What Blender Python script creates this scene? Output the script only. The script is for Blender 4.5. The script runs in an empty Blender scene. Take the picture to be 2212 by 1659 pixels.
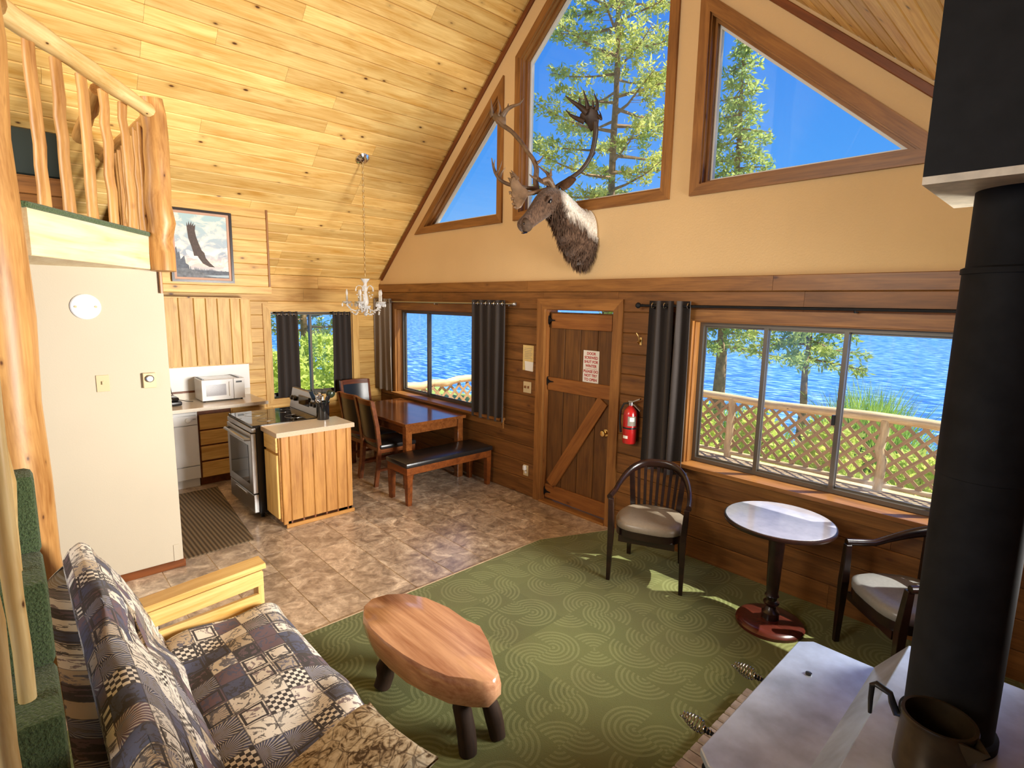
import bpy, bmesh, math, random
from mathutils import Vector, Matrix, Euler
from mathutils.geometry import tessellate_polygon
random.seed(7)
sc = bpy.context.scene
C = sc.collection
# ---------------------------------------------------------------- camera
CAM = Vector((7.22, -4.086, 2.097)); YAW, PIT, ROL, FPX = 46.832, -8.485, 1.03, 1174.438
def cam_axes():
    y, p, r = map(math.radians, (YAW, PIT, ROL))
    f = Vector((-math.sin(y)*math.cos(p), math.cos(y)*math.cos(p), math.sin(p)))
    rt = Vector((math.cos(y), math.sin(y), 0)); up = rt.cross(f)
    return math.cos(r)*rt+math.sin(r)*up, -math.sin(r)*rt+math.cos(r)*up, f
RT, UP, FW = cam_axes()
cd = bpy.data.cameras.new('camera'); cam = bpy.data.objects.new('camera', cd); C.objects.link(cam)
cd.sensor_width = 36.0; cd.lens = FPX*36.0/2212.0; cd.clip_start = .02; cd.clip_end = 5000
cam.matrix_world = Matrix(((RT.x, UP.x, -FW.x, CAM.x), (RT.y, UP.y, -FW.y, CAM.y), (RT.z, UP.z, -FW.z, CAM.z), (0, 0, 0, 1)))
sc.camera = cam
# ---------------------------------------------------------------- sky, sun, exposure
w = bpy.data.worlds.new('sky'); sc.world = w; w.use_nodes = True
nt = w.node_tree; nt.nodes.clear()
tc = nt.nodes.new('ShaderNodeTexCoord'); sp = nt.nodes.new('ShaderNodeSeparateXYZ'); cr = nt.nodes.new('ShaderNodeValToRGB')
bg = nt.nodes.new('ShaderNodeBackground'); ow = nt.nodes.new('ShaderNodeOutputWorld')
nt.links.new(tc.outputs['Generated'], sp.inputs[0]); nt.links.new(sp.outputs['Z'], cr.inputs[0])
e = cr.color_ramp.elements
e[0].position = 0.0; e[0].color = (.30, .62, 1.0, 1)
e[1].position = 1.0; e[1].color = (.05, .17, .62, 1)
k = e.new(.22); k.color = (.085, .36, .95, 1)
k = e.new(.5); k.color = (.035, .22, .82, 1)
bg.inputs['Strength'].default_value = .72
nt.links.new(cr.outputs[0], bg.inputs[0]); nt.links.new(bg.outputs[0], ow.inputs[0])
SUN_DIR = Vector((.45, .45, 1.0)).normalized()
sl = bpy.data.lights.new('sun', 'SUN'); sl.energy = 6.5; sl.angle = math.radians(.6); sl.color = (1, .95, .86)
so = bpy.data.objects.new('sun', sl); C.objects.link(so); so.location = (12, 12, 20)
so.rotation_euler = SUN_DIR.to_track_quat('Z', 'Y').to_euler()
def area(name, loc, target, sx, sy, power, col, spread=180):
    l = bpy.data.lights.new(name, 'AREA'); l.shape = 'RECTANGLE'; l.size = sx; l.size_y = sy; l.energy = power; l.color = col; l.spread = math.radians(spread)
    o = bpy.data.objects.new(name, l); C.objects.link(o); o.location = loc
    o.rotation_euler = (Vector(loc)-Vector(target)).to_track_quat('Z', 'Y').to_euler()
    return o
# added fill lamps at invented openings: right wall beyond the stove, rear gable
area('side_fill', (7.53, -.74, 1.55), (.5, -3.7, 2.2), 1.2, 1.1, 108, (1, .96, .89), 92)
area('rear_fill', (4.3, -7.7, 3.45), (2.6, -1.0, 2.6), 2.8, 1.6, 95, (1, .93, .80), 120)
sc.view_settings.view_transform = 'Standard'; sc.view_settings.look = 'None'
sc.view_settings.gamma = 1; sc.view_settings.use_curve_mapping = False
sc.view_settings.exposure = 0.62
# ---------------------------------------------------------------- helpers
def tag(o, label, cat, group=None, kind=None):
    o['label'] = label; o['category'] = cat
    if group: o['group'] = group
    if kind: o['kind'] = kind
    return o
def world_of(o):
    m = o.matrix_basis.copy()
    if o.parent: m = world_of(o.parent) @ o.matrix_parent_inverse @ m
    return m
def adopt(o, parent):
    if parent is not None:
        o.parent = parent; o.matrix_parent_inverse = world_of(parent).inverted()
def thing(name, label, cat, loc=(0, 0, 0), rz=0.0, group=None, kind=None):
    o = bpy.data.objects.new(name, None); C.objects.link(o); o.empty_display_size = .1
    o.matrix_basis = Matrix.Translation(loc) @ Matrix.Rotation(rz, 4, 'Z')
    return tag(o, label, cat, group, kind)
def copy_tree(o, mat=None, label=None, group=None, parent=None):
    c = o.copy(); C.objects.link(c); c.parent = parent
    if parent is not None: c.matrix_parent_inverse = o.matrix_parent_inverse.copy()
    if mat is not None: c.matrix_basis = mat
    if label: c['label'] = label
    if group: c['group'] = group
    for ch in list(o.children): copy_tree(ch, parent=c)
    return c
class MB:
    def __init__(s): s.v = []; s.f = []
    def add(s, vs, fs):
        n = len(s.v); s.v += [tuple(v) for v in vs]; s.f += [tuple(i+n for i in f) for f in fs]; return s
    def box(s, c, d, M=None, bev=0):
        x, y, z = d[0]/2, d[1]/2, d[2]/2; c = Vector(c)
        vs = [Vector((a*x, b*y, e_*z)) for a in (-1, 1) for b in (-1, 1) for e_ in (-1, 1)]
        vs = [(M @ v if M else v)+c for v in vs]
        return s.add(vs, [(0, 1, 3, 2), (4, 6, 7, 5), (0, 4, 5, 1), (2, 3, 7, 6), (0, 2, 6, 4), (1, 5, 7, 3)])
    def bb(s, x0, x1, y0, y1, z0, z1): return s.box(((x0+x1)/2, (y0+y1)/2, (z0+z1)/2), (abs(x1-x0), abs(y1-y0), abs(z1-z0)))
    def rings(s, rs, cap=True, closed=False):
        n = len(rs[0]); vs = [p for r in rs for p in r]; fs = []; m = len(rs)
        for i in range(m if closed else m-1):
            a, b = i*n, ((i+1) % m)*n
            for j in range(n): fs.append((a+j, a+(j+1) % n, b+(j+1) % n, b+j))
        if cap and not closed: fs += [tuple(range(n-1, -1, -1)), tuple((m-1)*n+j for j in range(n))]
        return s.add(vs, fs)
    def tube(s, pts, rad, seg=8, cap=True, flat=None, closed=False):
        pts = [Vector(p) for p in pts]; m = len(pts)
        if not hasattr(rad, '__len__'): rad = [rad]*m
        rs = []; up = None
        for i, p in enumerate(pts):
            if closed: t = pts[(i+1) % m]-pts[i-1]
            else: t = pts[min(i+1, m-1)]-pts[max(i-1, 0)]
            t = t.normalized() if t.length > 1e-9 else Vector((0, 0, 1))
            if up is None: up = t.orthogonal().normalized() if flat is None else Vector(flat[0])
            up = up-t*up.dot(t); up = up.normalized() if up.length > 1e-6 else t.orthogonal().normalized()
            sd = t.cross(up); k = 1 if flat is None else flat[1][i] if hasattr(flat[1], '__len__') else flat[1]
            r = rad[i]
            rs.append([p+(up*math.cos(2*math.pi*j/seg)*r+sd*math.sin(2*math.pi*j/seg)*r*k) for j in range(seg)])
        return s.rings(rs, cap, closed)
    def lathe(s, prof, c=(0, 0, 0), seg=24, M=None, cap=True):
        c = Vector(c); rs = []
        for r, z in prof:
            ring = [Vector((max(r, 1e-4)*math.cos(2*math.pi*j/seg), max(r, 1e-4)*math.sin(2*math.pi*j/seg), z)) for j in range(seg)]
            rs.append([(M @ v if M else v)+c for v in ring])
        return s.rings(rs, cap)
    def prism(s, poly, h, M=None):
        # poly in local xy, from z=0 to z=h
        n = len(poly); M = M or Matrix()
        vs = [M @ Vector((x, y, 0)) for x, y in poly]+[M @ Vector((x, y, h)) for x, y in poly]
        return s.add(vs, [tuple(range(n-1, -1, -1)), tuple(range(n, 2*n))]+[(i, (i+1) % n, n+(i+1) % n, n+i) for i in range(n)])
    def holed(s, outer, holes, h, M=None):
        M = M or Matrix(); loops = [outer]+holes
        flat = [p for l in loops for p in l]; n = len(flat)
        tris = tessellate_polygon([[Vector((x, y, 0)) for x, y in l] for l in loops])
        vs = [M @ Vector((x, y, 0)) for x, y in flat]+[M @ Vector((x, y, h)) for x, y in flat]
        fs = [tuple(t) for t in tris]+[tuple(i+n for i in reversed(t)) for t in tris]
        b = 0
        for l in loops:
            k = len(l); fs += [(b+i, b+(i+1) % k, n+b+(i+1) % k, n+b+i) for i in range(k)]; b += k
        return s.add(vs, fs)
    def build(s, name, mat, parent=None, smooth=False, bev=0, sub=0, merge=False):
        me = bpy.data.meshes.new(name); me.from_pydata(s.v, [], s.f)
        bm = bmesh.new(); bm.from_mesh(me)
        if merge: bmesh.ops.remove_doubles(bm, verts=bm.verts, dist=1e-4)
        bmesh.ops.recalc_face_normals(bm, faces=bm.faces)
        if bev: bmesh.ops.bevel(bm, geom=[e_ for e_ in bm.edges if len(e_.link_faces) == 2 and e_.calc_face_angle(0) > .6], offset=bev, segments=2, profile=.5, affect='EDGES', clamp_overlap=True)
        bm.to_mesh(me); bm.free()
        if smooth:
            for p in me.polygons: p.use_smooth = True
            try: me.set_sharp_from_angle(angle=math.radians(38 if smooth is True else smooth))
            except Exception: pass
        if mat: me.materials.append(mat)
        o = bpy.data.objects.new(name, me); C.objects.link(o); adopt(o, parent)
        if sub:
            md = o.modifiers.new('subdivision', 'SUBSURF'); md.levels = sub; md.render_levels = sub
        return o
def rot(ax, deg): return Matrix.Rotation(math.radians(deg), 4, ax)
_bc = {}
def board(name, p0, p1, normal, width, thick, mat, parent=None, ch=.004, label=None):
    """a plank whose back-centre line runs p0-p1; its face looks along normal; own local X is the grain"""
    p0, p1, n = Vector(p0), Vector(p1), Vector(normal).normalized()
    x = (p1-p0); L = x.length; x.normalize(); n = (n-x*n.dot(x)).normalized(); y = n.cross(x)
    key = (round(L, 3), round(width, 3), round(thick, 4), ch, mat.name)
    me = _bc.get(key)
    if me is None:
        a = L/2; b = width/2; c = min(ch, thick*.45, b*.45)
        pr = [(-b, 0), (b, 0), (b, thick-c), (b-c, thick), (-b+c, thick), (-b, thick-c)]
        vs = [(-a, q, z) for q, z in pr]+[(a, q, z) for q, z in pr]
        fs = [(0, 1, 2, 3, 4, 5), (11, 10, 9, 8, 7, 6)]+[(i, i+6, (i+1) % 6+6, (i+1) % 6) for i in range(6)]
        me = bpy.data.meshes.new(name); me.from_pydata(vs, [], fs); me.materials.append(mat)
        bm = bmesh.new(); bm.from_mesh(me); bmesh.ops.recalc_face_normals(bm, faces=bm.faces); bm.to_mesh(me); bm.free()
        _bc[key] = me
    o = bpy.data.objects.new(name, me); C.objects.link(o)
    m = (p0+p1)/2
    o.matrix_basis = Matrix(((x.x, y.x, n.x, m.x), (x.y, y.y, n.y, m.y), (x.z, y.z, n.z, m.z), (0, 0, 0, 1)))
    if parent is not None:
        o.parent = parent; o.matrix_parent_inverse = world_of(parent).inverted()
    if label: o['label'] = label
    return o
def un(px, py, **kw):
    (a, v), = kw.items(); i = 'XYZ'.index(a)
    d = FW+RT*((px-1106)/FPX)+UP*((829.5-py)/FPX)
    return CAM+d*((v-CAM[i])/d[i])
# ---------------------------------------------------------------- materials
class NT:
    def __init__(s, name):
        s.m = bpy.data.materials.new(name); s.m.use_nodes = True; s.t = s.m.node_tree; s.n = s.t.nodes
        s.b = s.n['Principled BSDF']; s.out = s.n['Material Output']
    def new(s, t, **kw):
        n = s.n.new('ShaderNode'+t)
        for k_, v in kw.items():
            if hasattr(n, k_) and not k_.startswith('i_'): setattr(n, k_, v)
        return n
    def L(s, a, b): s.t.links.new(a, b)
    def coord(s, scale=(1, 1, 1), which='Object', rnd=0.0, rotz=0):
        tc = s.new('TexCoord'); src = tc.outputs[which]
        if which == 'World':
            src = s.new('NewGeometry').outputs['Position']
        if rnd:
            oi = s.new('ObjectInfo'); ml = s.new('Math', operation='MULTIPLY'); ml.inputs[1].default_value = rnd
            s.L(oi.outputs['Random'], ml.inputs[0]); va = s.new('VectorMath', operation='ADD')
            s.L(src, va.inputs[0]); s.L(ml.outputs[0], va.inputs[1]); src = va.outputs[0]
        mp = s.new('Mapping'); mp.inputs['Scale'].default_value = scale; mp.inputs['Rotation'].default_value = (0, 0, rotz)
        s.L(src, mp.inputs['Vector']); return mp.outputs[0]
    def world(s, scale=(1, 1, 1), rotz=0):
        g = s.new('NewGeometry'); mp = s.new('Mapping'); mp.inputs['Scale'].default_value = scale; mp.inputs['Rotation'].default_value = (0, 0, rotz)
        s.L(g.outputs['Position'], mp.inputs['Vector']); return mp.outputs[0]
    def noise(s, vec, scale=5, detail=4, rough=.55, dist=0):
        n = s.new('TexNoise'); n.inputs['Scale'].default_value = scale; n.inputs['Detail'].default_value = detail
        n.inputs['Roughness'].default_value = rough; n.inputs['Distortion'].default_value = dist; s.L(vec, n.inputs['Vector']); return n.outputs['Fac']
    def ramp(s, fac, stops, interp='LINEAR'):
        r = s.new('ValToRGB'); r.color_ramp.interpolation = interp; el = r.color_ramp.elements
        while len(el) < len(stops): el.new(.5)
        for q, (p, c) in zip(el, stops): q.position = p; q.color = (*c, 1) if len(c) == 3 else c
        s.L(fac, r.inputs[0]); return r.outputs[0]
    def mix(s, fac, a, b, blend='MIX'):
        m = s.new('MixRGB', blend_type=blend)
        for i, v in ((0, fac), (1, a), (2, b)):
            if isinstance(v, (int, float)): m.inputs[i].default_value = v
            elif isinstance(v, tuple): m.inputs[i].default_value = (*v, 1) if len(v) == 3 else v
            else: s.L(v, m.inputs[i])
        return m.outputs[0]
    def math(s, op, a, b=None, c=None):
        m = s.new('Math', operation=op)
        for i, v in enumerate((a, b, c)):
            if v is None: continue
            if isinstance(v, (int, float)): m.inputs[i].default_value = v
            else: s.L(v, m.inputs[i])
        return m.outputs[0]
    def bump(s, h, strength=.3, dist=.01):
        b = s.new('Bump'); b.inputs['Strength'].default_value = strength; b.inputs['Distance'].default_value = dist
        s.L(h, b.inputs['Height']); s.L(b.outputs[0], s.b.inputs['Normal'])
    def col(s, c):
        if isinstance(c, tuple): s.b.inputs['Base Color'].default_value = (*c, 1)
        else: s.L(c, s.b.inputs['Base Color'])
    def set(s, **kw):
        for k_, v in kw.items():
            s.b.inputs[{'rough': 'Roughness', 'metal': 'Metallic', 'spec': 'Specular IOR Level', 'coat': 'Coat Weight', 'sheen': 'Sheen Weight', 'trans': 'Transmission Weight', 'ior': 'IOR', 'coatr': 'Coat Roughness', 'alpha': 'Alpha'}[k_]].default_value = v
        return s
def lin(h):
    h = h.lstrip('#'); f = lambda c: c/12.92 if c <= .04045 else ((c+.055)/1.055)**2.4
    return tuple(f(int(h[i:i+2], 16)/255) for i in (0, 2, 4))
def plain(name, c, rough=.5, metal=0, spec=.5, nz=0, nscale=30, bump=0, coat=0, sheen=0):
    m = NT(name); m.set(rough=rough, metal=metal, spec=spec, coat=coat, sheen=sheen)
    if nz or bump:
        f = m.noise(m.coord(rnd=7.0), nscale, 4)
        d = tuple(max(0, v*(1-nz)) for v in c); u = tuple(min(1, v*(1+nz)) for v in c)
        m.col(m.ramp(f, [(.3, d), (.7, u)]))
        if bump: m.bump(f, bump, .004)
    else: m.col(c)
    return m.m
def wood(name, dark, light, knot=.5, rough=.45, vary=.25, gs=1.0, kcol=(.10, .035, .012), coat=0, kscale=1.0, spec=.35):
    m = NT(name); m.set(rough=rough, coat=coat, spec=spec, coatr=.15)
    v = m.coord((1.1*gs, 9*gs, 9*gs), rnd=13.7)
    g1 = m.noise(v, 1.6, 5, .6, .6); v2 = m.coord((2.2*gs, 60*gs, 60*gs), rnd=13.7); g2 = m.noise(v2, 1.5, 3, .6)
    f = m.math('ADD', m.math('MULTIPLY', g1, .7), m.math('MULTIPLY', g2, .3))
    c = m.ramp(f, [(.32, dark), (.62, light)])
    if knot:
        vk = m.coord((2.3*kscale, 4.6*kscale, 4.6*kscale), rnd=13.7)
        vo = m.new('TexVoronoi'); vo.inputs['Scale'].default_value = 1.35; m.L(vk, vo.inputs['Vector'])
        sp_ = m.new('SeparateXYZ'); m.L(vo.outputs['Color'], sp_.inputs[0])
        on = m.math('LESS_THAN', sp_.outputs[0], knot)
        wob = m.math('ADD', vo.outputs['Distance'], m.math('MULTIPLY', m.math('SUBTRACT', g2, .5), .06))
        halo = m.ramp(wob, [(.07, (1, 1, 1)), (.22, (0, 0, 0))]); core = m.ramp(wob, [(.045, (1, 1, 1)), (.095, (0, 0, 0))])
        c = m.mix(m.math('MULTIPLY', m.math('MULTIPLY', halo, on), .45), c, tuple(a*.55+b*.45 for a, b in zip(dark, kcol)))
        c = m.mix(m.math('MULTIPLY', core, on), c, kcol)
    oi = m.new('ObjectInfo'); hs = m.new('HueSaturation')
    val = m.math('ADD', m.math('MULTIPLY', oi.outputs['Random'], vary), 1-vary*.5)
    m.L(val, hs.inputs['Value']); m.L(c, hs.inputs['Color']); m.col(hs.outputs[0])
    m.bump(f, .12, .004)
    return m.m
MT = {}
MT['ceil'] = wood('ceiling pine', lin('cf9a48'), lin('f3cf86'), .85, .4, .3, kscale=1.2)
MT['wallwood'] = wood('wall pine', lin('573618'), lin('87592c'), .5, .42, .22)
MT['kitwood'] = wood('kitchen pine', lin('b8863f'), lin('e3bb70'), .3, .45, .2)
MT['islandwood'] = wood('island pine', lin('94602c'), lin('bf8a48'), .35, .45, .16)
MT['trim'] = wood('trim pine', lin('6c4320'), lin('9c6a36'), .3, .38, .18)
MT['darktrim'] = wood('dark trim', lin('5a2f14'), lin('7d451f'), .2, .4, .15)
MT['door'] = wood('door plank', lin('4a2c16'), lin('785026'), .35, .5, .3)
MT['doorrail'] = wood('door rail', lin('70401a'), lin('9c6430'), .35, .45, .15)
MT['log'] = wood('peeled log', lin('8c5a2a'), lin('c9985a'), .5, .4, .2, kscale=2.2)
MT['sunlitlog'] = wood('sunlit log', lin('c99a50'), lin('f0d59a'), .5, .4, .15, kscale=2.5)  # lighter copy of the log tones, standing in for sunlight on the poles
MT['fascia'] = wood('white pine', lin('dcc08c'), lin('f2e2ba'), .35, .5, .1, kcol=lin('a8642c'))
MT['futon'] = wood('futon pine', lin('d09a4a'), lin('f0cd86'), .12, .4, .12)
MT['table'] = wood('dining wood', lin('5a3016'), lin('8a5228'), 0, .16, .1, coat=.5)
MT['chairwood'] = wood('chair wood', lin('54280f'), lin('84471c'), 0, .35, .12)
MT['darkwood'] = wood('dark mahogany', lin('120a08'), lin('28150f'), 0, .3, .1, coat=.3)
MT['redwood'] = wood('red mahogany', lin('34130d'), lin('55241a'), 0, .25, .1, coat=.4)
MT['slab'] = wood('burl slab', lin('9c6446'), lin('dba880'), .2, .2, .05, gs=.7, coat=.6, kcol=lin('4a2210'))
MT['legdark'] = wood('bark leg', lin('1d120c'), lin('3b281a'), .3, .7, .1)
MT['deckwood'] = wood('weathered deck', lin('a58666'), lin('d8bb94'), .3, .7, .2)
MT['raillog'] = wood('weathered log', lin('b18d60'), lin('ecd2a2'), .4, .6, .12, kscale=2)
MT['lattice'] = wood('lattice', lin('9a7850'), lin('c2a074'), 0, .7, .15)
MT['white'] = plain('white plastic', (.82, .81, .78), .3)
MT['appliance'] = plain('white enamel', (.86, .86, .86), .22, coat=.3)
MT['ivory'] = plain('ivory plastic', lin('c9b48a'), .4)
MT['black'] = plain('black plastic', (.012, .012, .013), .3)
MT['blackmetal'] = plain('black metal', (.007, .007, .008), .6, spec=.2, nz=.4, nscale=12)
MT['pipe'] = plain('stove pipe', (.011, .011, .012), .7, nz=.35, nscale=9, spec=.15)
MT['steel'] = plain('brushed steel', (.42, .41, .40), .3, 1)
MT['chrome'] = plain('chrome', (.8, .8, .8), .12, 1)
MT['brass'] = plain('brass', (.75, .55, .22), .25, 1)
MT['alu'] = plain('bronze window frame', (.13, .11, .085), .35, .5)
MT['vinylframe'] = plain('white vinyl frame', (.75, .72, .66), .4)
MT['glossblack'] = plain('black glass', (.008, .008, .009), .05, spec=.8)
MT['dshoulder'] = plain('dark rubber', (.02, .018, .016), .6)
MT['laminate'] = plain('counter laminate', lin('e6dccb'), .25, nz=.08, nscale=160)
MT['lamedge'] = plain('counter edge', lin('b89e80'), .4, nz=.1, nscale=90)
MT['dblack'] = plain('black vinyl seat', (.014, .013, .014), .28, bump=.1, nscale=80)
MT['greyvinyl'] = plain('taupe vinyl seat', lin('8d8070'), .3, nz=.08, nscale=60)
MT['blueseat'] = plain('grey vinyl seat', lin('8b8a88'), .28, nz=.08, nscale=60)
MT['tabletop'] = plain('grey laminate top', lin('a09da6'), .14, nz=.12, nscale=14, coat=.4)
MT['stovetop'] = plain('stove iron', lin('bcc8da'), .32, metal=.5, nz=.25, nscale=7, bump=.15)  # pale blue base stands in for window light reflected on the iron
MT['red'] = plain('red enamel', (.42, .012, .012), .25, coat=.4)
MT['plate'] = plain('paper white', (.8, .78, .72), .7)
MT['oldpaper'] = plain('yellowed paper', lin('d8bd7c'), .7, nz=.1)
MT['redink'] = plain('red ink', (.45, .03, .03), .7)
MT['greyink'] = plain('grey ink', (.25, .22, .18), .7)
MT['crystal'] = plain('crystal', (.93, .93, .93), .06, spec=1.0)
MT['crystal'].node_tree.nodes['Principled BSDF'].inputs['Transmission Weight'].default_value = .45
MT['candle'] = plain('glass candle', (.7, .68, .62), .1)
MT['candle'].node_tree.nodes['Principled BSDF'].inputs['Transmission Weight'].default_value = .4
MT['coil'] = plain('spring steel', (.55, .5, .42), .25, 1)
MT['kettle'] = plain('brown steel', lin('4a3d2c'), .35, .7, nz=.2, nscale=15)
MT['curtain'] = plain('taupe curtain', lin('332b27'), .85, nz=.12, nscale=120, sheen=.15)
MT['curtainback'] = plain('curtain lining', lin('8d8176'), .8, nz=.08, nscale=90)
MT['gravel'] = plain('soil', lin('8a7658'), .95, nz=.35, nscale=3, bump=.3)
MT['bark'] = plain('bark', lin('9b7a58'), .9, nz=.4, nscale=9, bump=.6)
MT['antler'] = plain('antler', lin('6c543e'), .5, nz=.35, nscale=14, bump=.3)
MT['dantler'] = plain('dark antler', lin('36261a'), .5, nz=.4, nscale=14, bump=.3)
MT['muzzle'] = plain('muzzle', lin('4a3a2e'), .8, spec=.2, nz=.3, nscale=40)
MT['eye'] = plain('glass eye', (.008, .005, .004), .08)
def glass_mat(haze=.0):
    m = NT('window glass'); m.n.remove(m.b)
    tr = m.new('BsdfTransparent'); gl = m.new('BsdfGlossy'); gl.inputs['Roughness'].default_value = .02; tr.inputs[0].default_value = (.97, .985, .98, 1)
    fr = m.new('LayerWeight'); fr.inputs['Blend'].default_value = .5; mx = m.new('MixShader')
    m.L(m.math('ADD', m.math('MULTIPLY', m.math('POWER', fr.outputs['Facing'], 5.0), .9), .03), mx.inputs[0]); m.L(tr.outputs[0], mx.inputs[1]); m.L(gl.outputs[0], mx.inputs[2]);     du = m.new('BsdfTranslucent'); du.inputs[0].default_value = (.9, .9, .88, 1); m2 = m.new('MixShader'); m2.inputs[0].default_value = haze
    m.L(mx.outputs[0], m2.inputs[1]); m.L(du.outputs[0], m2.inputs[2]); m.L(m2.outputs[0], m.out.inputs['Surface'])
    return m.m
MT['hazeglass'] = glass_mat(.012)  # translucent share imitates the milky flare over the lower panes
MT['glass'] = glass_mat()
def plaster_mat(name, c, sc_=70, st=.35):
    m = NT(name); m.set(rough=.85, spec=.2); v = m.world()
    f = m.noise(v, sc_, 5, .6); g = m.noise(v, 1.2, 2)
    m.col(m.mix(m.ramp(g, [(.35, (0, 0, 0)), (.65, (1, 1, 1))]), tuple(x*.95 for x in c), c)); m.bump(f, st, .006); return m.m
MT['plaster'] = plaster_mat('textured plaster', lin('dcbb8a'))
MT['whitewall'] = plaster_mat('white wall', lin('c4b8a2'), 120, .12)
def tile_mat():
    m = NT('slate vinyl'); m.set(rough=.3, spec=.5, coat=.5, coatr=.2)
    v = m.coord((1, 1, 1), rnd=23.0)
    a = m.noise(v, 6.0, 8, .7, 1.1); b = m.noise(v, 22, 6, .6, .6)
    c = m.ramp(m.math('ADD', m.math('MULTIPLY', a, .75), m.math('MULTIPLY', b, .25)), [(.33, lin('6c5a4c')), (.45, lin('a08b76')), (.54, lin('c4ae96')), (.64, lin('ecd9be'))])
    oi = m.new('ObjectInfo'); hs = m.new('HueSaturation'); m.L(m.math('ADD', m.math('MULTIPLY', oi.outputs['Random'], .35), .82), hs.inputs['Value']); m.L(c, hs.inputs['Color'])
    m.col(hs.outputs[0]); m.bump(a, .1, .003); return m.m
MT['tile'] = tile_mat()
MT['hgrout'] = plain('hearth mortar', lin('2a2622'), .9)
MT['grout'] = plain('tile joint', lin('d8c09c'), .6, nz=.1)
def carpet_mat():
    m = NT('green carpet'); m.set(rough=.95, spec=.1, sheen=.1)
    S = 5.6
    v = m.world((S, S, S), .0)
    # fans of concentric arcs, quarter-turned at random from square to square
    fr = m.new('VectorMath', operation='FRACTION'); m.L(v, fr.inputs[0]); fl = m.new('VectorMath', operation='FLOOR'); m.L(v, fl.inputs[0])
    wn = m.new('TexWhiteNoise', noise_dimensions='2D'); m.L(fl.outputs[0], wn.inputs['Vector'])
    f = m.new('SeparateXYZ'); m.L(fr.outputs[0], f.inputs[0]); q = m.new('SeparateXYZ'); m.L(wn.outputs['Color'], q.inputs[0])
    fx = m.math('GREATER_THAN', q.outputs[0], .5); fy = m.math('GREATER_THAN', q.outputs[1], .5)
    px = m.math('ABSOLUTE', m.math('SUBTRACT', f.outputs[0], fx)); py = m.math('ABSOLUTE', m.math('SUBTRACT', f.outputs[1], fy))
    d = m.math('SQRT', m.math('ADD', m.math('MULTIPLY', px, px), m.math('MULTIPLY', py, py)))
    ln = m.math('MULTIPLY', m.math('GREATER_THAN', m.math('SINE', m.math('MULTIPLY', d, 37.7)), .1), m.math('LESS_THAN', d, 1.0))
    big = m.new('VectorMath', operation='FLOOR'); m.L(m.world((2.0, 2.0, 2.0)), big.inputs[0]); wn = m.new('TexWhiteNoise', noise_dimensions='2D'); m.L(big.outputs[0], wn.inputs['Vector'])
    base = m.mix(wn.outputs['Value'], lin('656a3e'), lin('787c4a'))
    nz = m.noise(m.world(), 260, 2); nz2 = m.noise(m.world(), 2.0, 3)
    base = m.mix(m.math('MULTIPLY', ln, .30), base, lin('aeb47a'))
    base = m.mix(m.math('MULTIPLY', nz, .5), base, lin('525830')); base = m.mix(m.ramp(nz2, [(.4, (0, 0, 0)), (.7, (.25, .25, .25))]), base, lin('5a4a30'))
    m.col(base); m.bump(nz, .5, .006); return m.m
MT['carpet'] = carpet_mat()
def shag_mat():
    m = NT('stair carpet'); m.set(rough=.97, spec=.05, sheen=.2)
    v = m.world(); f = m.noise(v, 140, 3); g = m.noise(v, 9, 2)
    m.col(m.mix(g, m.ramp(f, [(.3, lin('31402a')), (.7, lin('6d8058'))]), lin('4d5e3c'))); m.bump(f, .9, .01); return m.m
MT['shag'] = shag_mat()
def mat_mat():
    m = NT('ribbed mat'); m.set(rough=.9); w_ = m.new('TexWave', wave_type='BANDS', bands_direction='Y'); w_.inputs['Scale'].default_value = 9.5
    m.L(m.world(), w_.inputs['Vector']); n = m.noise(m.world(), 120, 2)
    m.col(m.mix(w_.outputs['Fac'], lin('463824'), m.mix(n, lin('6f5c44'), lin('8b7658')))); m.bump(w_.outputs['Fac'], .6, .006); return m.m
MT['mat'] = mat_mat()
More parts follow.
